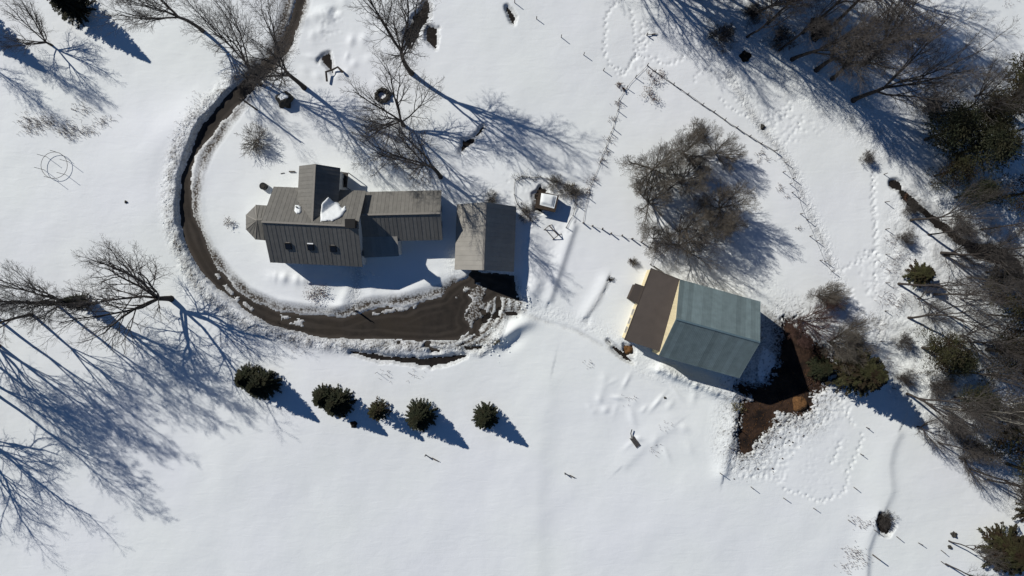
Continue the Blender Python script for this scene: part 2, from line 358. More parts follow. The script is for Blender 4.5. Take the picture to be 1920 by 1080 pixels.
# animal and foot tracks: rows of dents
def dents(pts, step=.62, lat=.2, dep=.10, r=.16, jit=.10):
    global T, rough
    p = W(pts); L = np.hypot(*(p[1:] - p[:-1]).T); cum = np.concatenate([[0], np.cumsum(L)]); s = 0; k = 0; cs = []
    while s < cum[-1]:
        i = min(np.searchsorted(cum, s, 'right') - 1, len(p) - 2); f = (s - cum[i]) / L[i]; dv = (p[i + 1] - p[i]) / L[i]
        c = p[i] + (p[i + 1] - p[i]) * f + np.array([-dv[1], dv[0]]) * (lat if k % 2 else -lat) + np.array([rng.uniform(-jit, jit), rng.uniform(-jit, jit)])
        cs.append(c); s += step * rng.uniform(.8, 1.2); k += 1
    for c in cs:
        i0 = np.searchsorted(xs, c[0] - .6); i1 = np.searchsorted(xs, c[0] + .6); j0 = np.searchsorted(ys, c[1] - .6); j1 = np.searchsorted(ys, c[1] + .6)
        if i1 <= i0 or j1 <= j0: continue
        sl_ = (slice(j0, j1), slice(i0, i1)); g = np.exp(-((X[sl_] - c[0]) ** 2 + (Y[sl_] - c[1]) ** 2) / r ** 2)
        T[sl_] -= dep * rng.uniform(.7, 1.3) * g
for pts in ([(1168,0),(1152,10),(1140,25),(1133,40),(1136,65),(1132,90),(1138,112),(1146,125),(1170,132)],
            [(1184,22),(1188,50),(1193,80),(1190,105),(1176,132),(1160,145)], [(1205,45),(1200,75),(1196,100),(1184,120)],
            [(1220,72),(1208,95),(1192,108)], [(1215,40),(1212,65),(1200,90)],
            [(1195,108),(1225,110),(1245,122),(1262,120),(1282,108),(1302,97)],
            [(1300,152),(1308,138),(1325,130),(1345,135),(1375,150)], [(1318,100),(1330,118),(1350,140),(1372,160)], [(1352,185),(1365,200),(1390,215),(1420,222)],
            [(1478,192),(1460,210),(1442,222),(1432,240)], [(1486,200),(1468,220),(1450,238)], [(1505,220),(1496,240),(1478,260),(1470,272)],
            [(1637,300),(1636,340),(1635,380),(1638,420),(1641,470),(1641,520),(1641,560)], [(1641,300),(1640,340),(1639,380),(1642,420),(1645,480)],
            [(1566,508),(1585,503),(1605,492),(1625,482),(1640,470)],
            [(1618,815),(1612,840),(1600,865),(1590,885),(1588,905),(1582,922),(1560,932),(1540,940),(1520,935),(1500,925),(1480,922),(1465,915)],
            [(1575,830),(1568,850),(1560,870)], [(1570,745),(1585,770),(1600,800)], [(1650,600),(1648,640),(1650,680),(1645,710)]):
    dents(pts, .60, .14, .20, .16)
def area_dents(poly, n, dep=.085, r=.17):
    p = np.array(poly, float); P2 = W(poly); k = 0
    while k < n:
        c = np.array([rng.uniform(p[:, 0].min(), p[:, 0].max()), rng.uniform(p[:, 1].min(), p[:, 1].max())]); w = W([tuple(c)])[0]
        if sdf_poly(np.array([w[0]]), np.array([w[1]]), P2)[0] > 0: continue
        k += 1
        i0 = np.searchsorted(xs, w[0] - .6); i1 = np.searchsorted(xs, w[0] + .6); j0 = np.searchsorted(ys, w[1] - .6); j1 = np.searchsorted(ys, w[1] + .6)
        sl_ = (slice(j0, j1), slice(i0, i1)); T[sl_] -= dep * rng.uniform(-.7, 1.2) * np.exp(-((X[sl_] - w[0]) ** 2 + (Y[sl_] - w[1]) ** 2) / r ** 2)
area_dents([(1390,850),(1440,815),(1470,790),(1530,765),(1560,725),(1610,745),(1590,775),(1530,800),(1480,860),(1470,910),(1372,890),(1370,860)], 1500)
area_dents([(1500,800),(1600,770),(1610,860),(1585,925),(1500,925)], 160, .05)
area_dents([(1575,560),(1600,540),(1620,590),(1660,600),(1660,700),(1610,690),(1600,640)], 800)
area_dents([(1300,95),(1380,140),(1440,200),(1560,240),(1480,280),(1420,230),(1340,160)], 260, .09)
area_dents([(1150,130),(1230,100),(1310,105),(1250,130),(1160,150)], 60, .09)
area_dents([(1600,470),(1650,465),(1660,560),(1630,570)], 110, .11)
area_dents([(380,520),(420,580),(470,640),(400,660),(330,540),(330,480),(350,470)], 240, .08)
area_dents([(940,320),(1060,330),(1090,400),(1060,450),(1000,430),(960,400)], 240, .09)
area_dents([(985,440),(1050,440),(1040,600),(990,580)], 120, .08)
area_dents([(590,20),(640,10),(650,60),(600,80),(575,60)], 60, .10)
yf = np.clip(1 - dy / 5.0, 0, 1) * (dy > -1.5); rough = np.maximum(rough, yf * .75); dirt_shade = np.maximum(dirt_shade, np.clip(yf ** 1.5 * (.55 * (n2 + .5)) + (yf > .2) * (white > .42) * .9 * yf, 0, 1))
trail = [(1368,140),(1385,170),(1402,200),(1420,230),(1440,255),(1465,285),(1490,325),(1502,355),(1515,385),(1530,420),(1548,460),(1562,498),(1578,540),(1590,580),(1605,640)]
tl = line(trail, lambda a, s, t: np.exp(-(a / .95) ** 2) * (1 + 0 * t)); T = T - .22 * tl + .10 * tl * white; rough = np.maximum(rough, tl * .75)
tl2 = line(trail[:7], lambda a, s, t: np.exp(-(a / .6) ** 2)); dirt_shade = np.maximum(dirt_shade, tl2 * (.22 + .25 * n2))
tl2 = line([(1497,345),(1510,378),(1525,415),(1545,458),(1558,495)], lambda a, s, t: np.exp(-(a / .35) ** 2)); dirt_shade = np.maximum(dirt_shade, tl2 * (.25 + .4 * n2))
tl2 = line([(1655,600),(1650,660),(1665,700),(1690,740)], lambda a, s, t: np.exp(-(a / 1.8) ** 2)); dirt_shade = np.maximum(dirt_shade, tl2 * (.14 + .25 * n2)); rough = np.maximum(rough, tl2 * .5)
vt = line([(1645,585),(1648,640),(1646,715)], lambda a, s, t: np.exp(-(a / .8) ** 2)); T = T - .1 * vt; rough = np.maximum(rough, vt * .6)
path = line([(985,590),(1030,605),(1080,620),(1130,648),(1185,678)], lambda a, s, t: np.exp(-(a / .35) ** 2)); T = T - .12 * path; dirt_shade = np.maximum(dirt_shade, path * .3 * (n2 + .6))
path = line([(990,582),(1050,592),(1110,612),(1165,632)], lambda a, s, t: np.exp(-(a / 1.6) ** 2)); T = T - .12 * path; rough = np.maximum(rough, path * .3)
path = line([(1143,522),(1135,545),(1120,562),(1105,590),(1103,605)], lambda a, s, t: np.exp(-(a / .3) ** 2)); T = T - .15 * path; rough = np.maximum(rough, path * .3)
w_ = np.clip(1 - sdf_poly(X, Y, W([(1690,380),(1960,120),(1960,980),(1850,900),(1740,790),(1660,650),(1670,480)])) / 3, 0, 1)
rough = np.maximum(rough, w_ * .35); T = T + w_ * (.22 * n1 + .10 * n2); dirt_shade = np.maximum(dirt_shade, w_ * np.clip(.06 + .5 * n1 + .25 * n2, 0, .7))
w_ = np.clip(1 - sdf_poly(X, Y, W([(1290,-60),(1340,60),(1400,110),(1500,175),(1600,235),(1690,300),(1720,180),(1600,60),(1560,-60)])) / 3, 0, 1)
rough = np.maximum(rough, w_ * .4); T = T + w_ * .14 * n1; dirt_shade = np.maximum(dirt_shade, w_ * np.clip(.03 + .45 * n1, 0, .5))
w_ = np.clip(1 - sdf_poly(X, Y, W([(1180,640),(1225,655),(1320,705),(1400,745),(1390,765),(1300,735),(1200,700),(1170,670)])) / .8, 0, 1); rough = np.maximum(rough, w_ * .25)
w_ = np.clip(1 - sdf_poly(X, Y, W([(905,625),(935,600),(950,590),(940,620),(925,650),(900,665)])) / .6, 0, 1); rough = np.maximum(rough, w_); dirt_shade = np.maximum(dirt_shade, w_ * (.3 + .6 * n2))
w_ = np.clip(1 - sdf_poly(X, Y, W([(1225,480),(1400,570),(1470,590),(1560,640),(1400,480),(1300,430)])) / 2, 0, 1); rough = np.maximum(rough, w_ * .25)
BARNB = W([(1215,507),(1278,526),(1427,567),(1385,708),(1235,668),(1171,640)])
bb = sdf_poly(X, Y, BARNB)
# final: thickness tapers to nothing at bare ground
taper = np.clip(d / .55, 0, 1); taper = taper * taper * (3 - 2 * taper)
T = np.maximum(T, .07)
Z = base + np.where(d < 0, -.16 - .1 * np.clip(-d, 0, 1), -.06 + (T + .06) * taper)
Z = np.where((d > 0) & (d < .12), base + .03 + 0 * Z, Z)
SNOWZ = Z
barn_shade = sdf_poly(X, Y, W([(1427,567),(1494,628),(1506,690),(1480,720),(1400,745),(1385,708),(1424,640)])); bp = sdf_poly(X, Y, W([(1432,650),(1456,668),(1450,712),(1425,722),(1420,690)]))
dirt_shade = np.maximum(dirt_shade, np.where((barn_shade < 0) & (bp > 0), .62 + .7 * n1, 0))  # dirty snow plus painted shade filling the barn's shadow outline, save one patch
isl = line([(405,515),(425,542),(447,562),(470,580)], lambda a, s, t: np.exp(-(a / .35) ** 2)) * (n2 > -.12) + line([(525,597),(548,602),(565,606)], lambda a, s, t: np.exp(-(a / .6) ** 2)) * (n2 > -.1) + line([(700,588),(740,582),(790,574)], lambda a, s, t: np.exp(-(a / .35) ** 2)) * (n2 > .02)
mi_ = (isl > .4) & (d < .3); Z = np.where(mi_, base + .05 + .05 * isl, Z); SNOWZ = Z; dirt_shade = np.where(mi_, .45 + .5 * n2, dirt_shade)
dirt_shade = np.clip(np.maximum(dirt_shade, np.where(d < .45, .30, 0)), 0, 1); rough = np.clip(rough, 0, 1)
ny, nx = X.shape; idx = np.arange(nx * ny).reshape(ny, nx)
F = np.stack([idx[:-1, :-1], idx[:-1, 1:], idx[1:, 1:], idx[1:, :-1]], -1).reshape(-1, 4)
me = mesh_np('snow', np.stack([X, Y, Z], -1).reshape(-1, 3), F, 4, dict(dirt_shade=dirt_shade, rough=rough), True)
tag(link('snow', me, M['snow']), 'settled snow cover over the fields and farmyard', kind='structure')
def gz(x, y):
    i = int(np.clip(np.searchsorted(xs, x), 1, nx - 2)); j = int(np.clip(np.searchsorted(ys, y), 1, ny - 2)); return float(Z[j, i])
def G(px, py): v = P(px, py, .35); v.z = gz(v.x, v.y) - .02; return v
def sheet(name, x0, x1, y0, y1, st, dz, m_, near=None, label=None):
    a = np.arange(x0, x1 + .01, st); b = np.arange(y0, y1 + .01, st); AX, AY = np.meshgrid(a, b); AZ = U(AX, AY) + dz
    i_ = np.arange(AX.size).reshape(AX.shape); F_ = np.stack([i_[:-1, :-1], i_[:-1, 1:], i_[1:, 1:], i_[1:, :-1]], -1).reshape(-1, 4)
    if near is not None:
        cx = (AX[:-1, :-1] + st / 2).ravel(); cy = (AY[:-1, :-1] + st / 2).ravel(); F_ = F_[sdf_poly(cx, cy, near) < 1.6]
    o = link(name, mesh_np(name, np.stack([AX, AY, AZ], -1).reshape(-1, 3), F_, 4, None, True), m_); return tag(o, label, kind='structure')
sheet('ground', -500, 500, -470, 470, 2.0, -.085, M['soil'], label='dark bare ground under the snow')
dw = sheet('driveway', -56, 5, -12, 46, .25, .0, M['gravel'], ROAD, 'wet gravel driveway curving round the farmhouse')
co = np.empty(len(dw.data.vertices) * 3, np.float32); dw.data.vertices.foreach_get('co', co); co = co.reshape(-1, 3)
near_ = (np.abs(sdf_poly(co[:, 0], co[:, 1], ROAD)) < 12); e_ = -sdf_poly(co[:, 0], co[:, 1], ROAD) + .35 * fbm(co[:, 0], co[:, 1], 3, 77, 3)
rt = np.clip(.5 + .5 * np.cos(e_ * 5.2 + 3.5 * vnoise(co[:, 0], co[:, 1], 6, 5)), 0, 1) * np.clip(1.6 - e_ / 2.2, .25, 1) + .5 * fbm(co[:, 0], co[:, 1], 4, 61, 4); rt = np.maximum(rt, 1.5 * np.exp(-(e_ / .35) ** 2))
at_ = dw.data.attributes.new('rut', 'FLOAT', 'POINT'); at_.data.foreach_set('value', rt.astype(np.float32))
_n = M['gravel'].node_tree; _a = _n.nodes.new('ShaderNodeAttribute'); _a.attribute_name = 'rut'; _b = _n.nodes['Principled BSDF']; _src = _b.inputs['Base Color'].links[0].from_socket
_m = _n.nodes.new('ShaderNodeMix'); _m.data_type = 'RGBA'; _r = _n.nodes.new('ShaderNodeMapRange'); _r.inputs[1].default_value = .35; _r.inputs[2].default_value = 1.5; _r.inputs[3].default_value = 0; _r.inputs[4].default_value = .55
_n.links.new(_a.outputs['Fac'], _r.inputs[0]); _n.links.new(_r.outputs[0], _m.inputs[0]); _n.links.new(_src, _m.inputs[6]); _m.inputs[7].default_value = (.075, .062, .050, 1); _n.links.new(_m.outputs[2], _b.inputs['Base Color'])
sheet('barnyard_mud', 30, 54, -30, -5, .5, -.03, M['mud'], YARD, 'trampled brown mud behind the barn')

# ------------------------------------------------------------------ tubes for plants
class Tubes:
    def __init__(s): s.g = {}
    def add(s, pts, rad, sides): s.g.setdefault((len(pts), sides), []).append((pts, rad))
    def mesh(s, name):
        Vs = []; Fs = []; off = 0
        for (n, k), lst in s.g.items():
            Pn = np.array([l[0] for l in lst], float); R = np.array([l[1] for l in lst], float); m_ = len(lst)
            Tn = np.gradient(Pn, axis=1); Tn /= np.linalg.norm(Tn, axis=2, keepdims=True) + 1e-9
            ref = np.where(np.abs(Tn[..., 2:3]) < .85, np.array([0, 0, 1.]), np.array([1., 0, 0]))
            A = np.cross(Tn, ref); A /= np.linalg.norm(A, axis=2, keepdims=True) + 1e-9; B = np.cross(Tn, A)
            th = np.arange(k) * 2 * math.pi / k
            ring = Pn[:, :, None, :] + R[:, :, None, None] * (np.cos(th)[None, None, :, None] * A[:, :, None, :] + np.sin(th)[None, None, :, None] * B[:, :, None, :])
            Vs.append(ring.reshape(-1, 3)); I = np.arange(m_ * n * k).reshape(m_, n, k) + off; off += m_ * n * k
            J = np.roll(I, -1, axis=2)
            Fs.append(np.stack([I[:, :-1], J[:, :-1], J[:, 1:], I[:, 1:]], -1).reshape(-1, 4))
        return mesh_np(name, np.concatenate(Vs), np.concatenate(Fs), 4, None, True)
def rot_dir(d, ang, az):
    d = np.array(d); ref = np.array([0, 0, 1.]) if abs(d[2]) < .9 else np.array([1., 0, 0])
    a = np.cross(d, ref); a /= np.linalg.norm(a); b = np.cross(d, a)
    v = d * math.cos(ang) + (a * math.cos(az) + b * math.sin(az)) * math.sin(ang); return v / np.linalg.norm(v)
def bare_tree(seed, H, tr, trunk_f=.3, nl=(5, 7, 6, 5, 3), spread=(.5, .75, .8, .8, .8), lens=(.62, .42, .5, .5, .5), up=.10, wob=.12, minr=.012, stems=1):
    r = random.Random(seed); big = Tubes(); fine = Tubes()
    def walk(p, dv, L, r0, r1, n, w, upw):
        pts = [p.copy()]; v = np.array(dv); 
        for i in range(n):
            v = v + np.array([r.gauss(0, w), r.gauss(0, w), r.gauss(0, w) + upw]); v /= np.linalg.norm(v); p = p + v * (L / n); pts.append(p.copy())
        return pts, [r0 + (r1 - r0) * i / n for i in range(n + 1)], v
    def grow(p, dv, L, r0, lev):
        n = (6, 5, 4, 3, 2, 2)[lev]; sides = (7, 5, 4, 3, 3, 3)[lev]
        pts, rad, v = walk(np.array(p), dv, L, r0, max(minr, r0 * (.35 if lev < 4 else .5)), n, wob * (1 if lev else .6), up * (1 if lev < 3 else .5))
        (big if lev <= 1 else fine).add(pts, rad, sides)
        if lev >= len(nl): return
        k = nl[lev]; k = max(1, int(round(k * r.uniform(.75, 1.25))))
        for i in range(k):
            t = (i + r.uniform(.2, .9)) / k; t = .18 + .82 * t; f = t * n; a = min(int(f), n - 1); q = pts[a] + (pts[a + 1] - pts[a]) * (f - a)
            dd = pts[a + 1] - pts[a]; dd = dd / np.linalg.norm(dd)
            grow(q, rot_dir(dd, spread[lev] * r.uniform(.6, 1.25) * (1.15 - .4 * t), i * 2.4 + r.uniform(0, 1.5)), L * lens[lev] * (1.25 - .65 * t) * r.uniform(.75, 1.2),
                 max(minr, rad[a] * (.62 if lev < 3 else .6)), lev + 1)
    for s in range(stems):
        az0 = s * 2 * math.pi / stems + r.random(); d0 = rot_dir((0, 0, 1), .04 if stems == 1 else r.uniform(.25, .6), az0); p0 = np.array([math.cos(az0), math.sin(az0), 0]) * (0 if stems == 1 else .12) + np.array([0, 0, -.3])
        th = H * trunk_f * r.uniform(.9, 1.1)
        pts, rad, v = walk(p0, d0, th, tr * 1.15, tr * .8, 5, .03 + wob * .2, .02); rad[0] = tr * 1.5
        big.add(pts, rad, 9)
        k = nl[0]
        for i in range(k):
            ang = spread[0] * r.uniform(.35, 1.1); base_ = pts[-1] if i > 1 else pts[-2]
            if i == 0: ang = .12; base_ = pts[-1]
            grow(base_, rot_dir(v, ang, i * 2 * math.pi / k + r.uniform(-.5, .5)), H * (1 - trunk_f) * r.uniform(.8, 1.02) * (.9 if ang > .5 else 1), tr * r.uniform(.42, .62), 1)
    return big.mesh('trunk'), fine.mesh('crown')
def conifer(seed, H, R, nb=240, spray=11, base=.06, pw=.8, wide=.16, slen=.55):
    r = np.random.default_rng(seed); V = []; F = []; tb = Tubes()
    tb.add([np.array([0, 0, H * t - .3 * (t == 0)]) for t in (0, .3, .6, .85, 1)], [.022 * H, .017 * H, .011 * H, .005 * H, .01], 7)
    vv = []; 
    for i in range(nb):
        t = (i + .5) / nb; z = H * (base + (1 - base) * (t ** .88)) ; L = R * (1 - t ** 1.05) ** pw * r.uniform(.72, 1.12) + .12
        az = i * 2.39996 + r.uniform(-.3, .3); el = (-.12 + .55 * t) + r.uniform(-.12, .12)
        dv = np.array([math.cos(az) * math.cos(el), math.sin(az) * math.cos(el), math.sin(el)]); p0 = np.array([0, 0, z]); side = np.array([-math.sin(az), math.cos(az), 0])
        droop = -.10 * L
        tb.add([p0, p0 + dv * L * .5 + np.array([0, 0, droop * .3]), p0 + dv * L + np.array([0, 0, droop])], [.03, .02, .008], 3)
        ns = int(spray * (.5 + L / R)) + 2
        for k in range(ns):
            f = .12 + .88 * (k + r.random()) / ns; c = p0 + dv * L * f + np.array([0, 0, droop * f * f])
            for sg in (-1, 1):
                sp = dv * r.uniform(.5, 1.0) + side * sg * r.uniform(.5, 1.1) * (1.15 - f * .6) + np.array([0, 0, r.uniform(-.35, .25)]); sp /= np.linalg.norm(sp)
                ln = slen * r.uniform(.6, 1.2) * (1.2 - .5 * f) * (.5 + .5 * L / R); wv = np.cross(sp, np.array([r.uniform(-.5, .5), r.uniform(-.5, .5), 1])); wv /= np.linalg.norm(wv); wd = wide * r.uniform(.6, 1.2)
                vv.append([c, c + sp * ln * .45 + wv * wd, c + sp * ln, c + sp * ln * .45 - wv * wd])
        tip = p0 + dv * L; vv.append([tip - dv * .4, tip + side * wide * .8, tip + dv * .25 + np.array([0, 0, droop]), tip - side * wide * .8])
    vv = np.array(vv).reshape(-1, 3); return tb.mesh('trunk'), mesh_np('crown', vv, np.arange(len(vv)).reshape(-1, 4))
def broad_evergreen(seed, H, R, clumps=60, per=90, leafy=.16):
    """wide pine with clumped needle masses on spreading limbs"""
    r = np.random.default_rng(seed); tb = Tubes(); tb.add([np.array([0, 0, H * t - .3 * (t == 0)]) for t in (0, .3, .6, .85, 1)], [.022 * H, .017 * H, .012 * H, .006 * H, .01], 7); vv = []
    for i in range(clumps):
        t = r.random() ** .8; z = H * (.25 + .72 * t); L = R * (1 - t * .75) * (r.random() ** .4); az = i * 2.4 + r.uniform(-.4, .4)
        c = np.array([math.cos(az) * L, math.sin(az) * L, z]); tb.add([np.array([0, 0, z * .85]), c * np.array([.5, .5, 0]) + np.array([0, 0, z * .93]), c], [.07, .05, .02], 3)
        cr = R * r.uniform(.16, .30); m_ = per; P0 = c + r.normal(0, 1, (m_, 3)) * np.array([cr, cr, cr * .4]) * .6
        D = P0 - c; D /= np.linalg.norm(D, axis=1, keepdims=True) + 1e-6; D = D + r.normal(0, .5, D.shape); D /= np.linalg.norm(D, axis=1, keepdims=True)
        Wv = np.cross(D, r.normal(0, 1, D.shape)); Wv /= np.linalg.norm(Wv, axis=1, keepdims=True); ln = r.uniform(.22, .55, (m_, 1)); wd = leafy * r.uniform(.4, .8, (m_, 1))
        vv.append(np.stack([P0, P0 + D * ln * .5 + Wv * wd, P0 + D * ln, P0 + D * ln * .5 - Wv * wd], 1))
    vv = np.concatenate(vv).reshape(-1, 3); return tb.mesh('trunk'), mesh_np('crown', vv, np.arange(len(vv)).reshape(-1, 4))

def remat(me_pair, trunk_mat, crown_mat):
    a, b = me_pair; a.materials.append(M[trunk_mat]); b.materials.append(M[crown_mat]); return (a, b)
def variant(pair, tm, cm):
    a = pair[0].copy(); b = pair[1].copy(); a.materials.clear(); b.materials.clear(); a.materials.append(M[tm]); b.materials.append(M[cm]); return (a, b)
PR = {}
PR['oak'] = remat(bare_tree(1, 16, .40, .16, (6, 8, 6, 5, 3), (.95, .75, .75, .75, .8), (.62, .50, .52, .50, .55), up=.11, wob=.15, minr=.009), 'bark', 'twig')
PR['maple'] = remat(bare_tree(2, 18, .27, .30, (6, 8, 6, 5, 3), (.62, .62, .65, .7, .8), (.64, .46, .50, .5, .55), up=.11, wob=.10, minr=.009), 'bark', 'twig')
PR['ash'] = remat(bare_tree(3, 20, .24, .32, (5, 8, 6, 5, 3), (.50, .60, .65, .7, .8), (.66, .42, .50, .5, .55), up=.10, wob=.09, minr=.009), 'bark', 'twig')
PR['thin'] = remat(bare_tree(23, 20, .17, .36, (3, 9, 6, 5, 2), (.26, .62, .6, .7, .8), (.66, .28, .52, .5, .55), up=.07, wob=.08, minr=.012), 'bark', 'twig')
PR['elm'] = remat(bare_tree(14, 15, .30, .14, (7, 8, 6, 5, 2), (.95, .7, .7, .75, .8), (.6, .50, .52, .5, .55), up=.14, wob=.12, minr=.009), 'bark', 'twig')
PR['apple'] = remat(bare_tree(5, 7, .15, .10, (9, 9, 7, 6, 2), (1.0, .60, .60, .62, .7), (.62, .50, .50, .52, .6), up=.13, wob=.07, minr=.006), 'bark', 'grey_twig')
PR['apple2'] = remat(bare_tree(6, 7, .14, .09, (10, 9, 7, 6, 2), (1.1, .6, .6, .62, .7), (.62, .48, .50, .52, .6), up=.14, wob=.06, minr=.006), 'bark', 'grey_twig')
PR['willow'] = variant(PR['apple'], 'bark', 'red_twig')
PR['brush'] = remat(bare_tree(8, 4, .05, .15, (4, 6, 5, 4), (.6, .6, .7, .8), (.7, .5, .55, .55), up=.08, minr=.010, stems=7), 'bark', 'twig')
PR['shrub'] = remat(bare_tree(9, 2.0, .03, .15, (4, 6, 5), (.7, .7, .8), (.65, .5, .55), up=.05, minr=.009, stems=7), 'bark', 'grey_twig')
PR['pole_tree'] = remat(bare_tree(10, 17, .16, .42, (5, 7, 6, 4), (.45, .6, .7, .8), (.66, .40, .5, .55), up=.10, minr=.009), 'bark', 'twig')
PR['pale_tree'] = variant(PR['pole_tree'], 'pale_bark', 'twig')
PR['spruce'] = remat(conifer(1, 8.5, 3.1, 420, 19, wide=.075, slen=.5, pw=1.0), 'bark', 'needle')
PR['spruce2'] = remat(conifer(2, 8.5, 3.1, 380, 19, wide=.075, slen=.55, pw=1.0), 'bark', 'needle')
PR['young_spruce'] = remat(conifer(3, 6, 2.0, 120, 7, wide=.10, slen=.5), 'bark', 'needle_olive')
PR['tall_spruce'] = remat(conifer(4, 13, 3.4, 430, 16, pw=.95, wide=.10, slen=.6), 'bark', 'needle')
PR['open_spruce'] = remat(conifer(5, 13, 3.6, 320, 14, base=.15, pw=.85, slen=.7, wide=.11), 'bark', 'needle_olive')
PR['pine'] = remat(broad_evergreen(6, 14, 5.0, 52, 150, .10), 'bark', 'needle_olive')
PR['hemlock'] = remat(broad_evergreen(7, 12, 4.6, 52, 170, .10), 'bark', 'needle')
BASEH = dict(oak=16, maple=18, ash=20, thin=20, elm=15, apple=7, apple2=7, willow=7, brush=4, shrub=2, pole_tree=17, pale_tree=17, spruce=8.5, spruce2=8.5, young_spruce=6, tall_spruce=13, open_spruce=13, pine=14, hemlock=12)
CATS = dict(shrub=('bare_shrub', 'shrub'), brush=('bare_shrub', 'shrub'))
def plant(kind, px, py, h, label, rot=None, group=None, name=None, cat=None, wide=1.0, lean=None):
    con = kind in ('spruce', 'spruce2', 'young_spruce', 'tall_spruce', 'open_spruce', 'pine', 'hemlock')
    nm, ct = CATS.get(kind, ('conifer_tree' if con else 'bare_tree', 'conifer' if con else 'tree'))
    s = h / BASEH[kind]; t = thing(name or nm, label, cat or ct, G(px, py), rng.uniform(0, 6.28) if rot is None else rot, group); t.scale = (s * wide, s * wide, s)
    if lean:
        ln = Vector((lean[1], lean[2], 0)).normalized(); q = Matrix.Rotation(math.radians(lean[0]), 3, Vector((0, 0, 1)).cross(ln)) @ Matrix.Rotation(t.rotation_euler.z, 3, 'Z')
        t.rotation_euler = q.to_euler()
    a, b = PR[kind]; link('trunk', a, None, t); link('crown', b, None, t); return t

LEAN = {(320, 560): (14, -1, .35), (176, 568): (5, -1, .2), (100, 566): (4, -1, .3), (380, 58): (9, -.8, .6), (488, 158): (11, -.8, .6), (571, 165): (13, -.6, .8), (772, 138): (14, -.85, .6), (757, 236): (9, -.5, .7), (826, 332): (7, -.5, .8), (158, 562): (12, -1, .1), (60, 590): (8, -1, .1), (96, 84): (14, -.8, .6)}
LEFT = 'bare trees at the left edge'
for a in [
    ('oak', 320, 560, 17, 'big spreading bare tree with gnarled limbs beside the driveway curve', .6),
    ('thin', 176, 568, 23, 'bare tree behind the dark juniper, its crown fanning to the left edge', 2.0),
    ('thin', 100, 566, 24, 'slim bare tree farther left of the dark juniper at the left edge', 1.0),
    ('maple', 158, 562, 17, 'bare tree whose low limbs fan left over the dark juniper', 2.6),
    ('ash', 60, 590, 18, 'bare tree near the left edge whose crown leaves the picture', 3.6),
    ('ash', -60, 690, 19, 'bare tree beyond the left edge between the two lowest long shadows', 4.6),
    ('maple', -75, 590, 19, 'bare tree beyond the left edge filling the web of shadows', .8),
    ('thin', -8, 596, 25, 'tall bare tree at the very left edge whose shadow crosses the lower snowfield', .3),
    ('thin', 0, 648, 22, 'bare tree low on the left edge between two long shadows', 2.2),
    ('thin', -70, 640, 25, 'bare tree just outside the left edge above the long shadows', 4.0),
    ('thin', -12, 735, 24, 'lowest bare tree at the left edge, casting the longest crown shadow downwards', 3.3),
    ('oak', -70, 800, 16, 'bare tree beyond the lower left edge with its shadow tips in view', 1.3),
    ('elm', 96, 84, 9, 'dark low bare tree in the upper left corner below the spruce', 1.0),
    ('thin', -90, 0, 20, 'tree beyond the upper left edge whose shadow falls on the corner', 1.7),
    ('thin', -120, 50, 19, 'bare tree left of the frame throwing forked shadows over the upper left snow', 4.7),
    ('maple', 380, 58, 17, 'big bare tree at the top edge with a wide crown left of the driveway', .2),
    ('ash', 488, 158, 20, 'bare tree with straight twin stems inside the driveway bend at the top', 5.1),
    ('maple', 571, 165, 21, 'bare tree right of the upper driveway with the thick trunk shadow', 1.4),
    ('maple', 772, 138, 22, 'twin stemmed bare tree below the dark bare ground patch at the top', 2.6),
    ('elm', 757, 236, 14, 'spreading bare tree over the ring of stones north of the house', 3.9),
    ('maple', 826, 332, 19, 'bare tree at the corner of the rear wing, shading the garage roof', 5.6),
    ('apple', 1222, 318, 9.6, 'rounded bare orchard tree at the upper left of the pasture clump', .4),
    ('apple2', 1280, 288, 7.6, 'rounded bare orchard tree at the top middle of the pasture clump', 1.4),
    ('apple', 1340, 288, 6.2, 'small bare tree standing apart at the upper right of the pasture clump', 2.4),
    ('apple2', 1275, 342, 8.4, 'dense dark orchard tree in the middle of the pasture clump', 3.1),
    ('apple', 1215, 380, 9, 'dense orchard tree on the left side of the pasture clump', 4.2),
    ('apple2', 1348, 392, 8.6, 'orchard tree at the right side of the pasture clump with a blue shadow', 5.2),
    ('apple', 1285, 428, 8, 'brown orchard tree low in the middle of the pasture clump', .9),
    ('apple', 1332, 432, 7.4, 'lowest right orchard tree of the pasture clump', 3.7),
    ('elm', 1268, 462, 10.5, 'lowest orchard tree of the pasture clump with its trunk shadow pointing to the barn', 2.9),
    ('apple2', 1225, 448, 5, 'small crooked bare tree at the end of the post row north of the barn', 4.9),
]:
    plant(a[0], a[1], a[2], a[3], a[4], a[5], lean=LEAN.get((a[1], a[2])))
# row of spruces south of the drive
ROW = 'spruces in a row below the driveway'
plant('spruce', 470, 706, 5.6, 'leftmost spruce of the row below the driveway', 0, ROW, wide=1.02)
plant('spruce2', 500, 718, 7.4, 'spruce second from the left in the row, half merged with its left neighbour', 1, ROW, wide=.92)
plant('spruce', 612, 742, 5.2, 'left half of the paired spruces in the middle of the row', 2, ROW, wide=1.05)
plant('spruce2', 638, 752, 6.3, 'right half of the paired spruces, just left of the small olive spruce', 3.2, ROW, wide=1.05)
plant('young_spruce', 713, 766, 5.9, 'smallest spruce of the row, thin and olive coloured', 1, ROW, wide=.85)
plant('spruce', 791, 777, 6.4, 'round dark spruce second from the right in the row', 4, ROW, wide=1.05)
plant('spruce2', 911, 779, 6.0, 'lone dark spruce at the right end of the row', 5, ROW, wide=.95)
plant('tall_spruce', 150, 20, 9.8, 'large spruce at the top left corner with a feathery blue shadow', .5)
plant('tall_spruce', 158, 566, 7, 'dark narrow juniper among the bare trees at the left edge', 1, wide=.75)
plant('tall_spruce', -50, 35, 10, 'spruce just outside the upper left corner', 2)
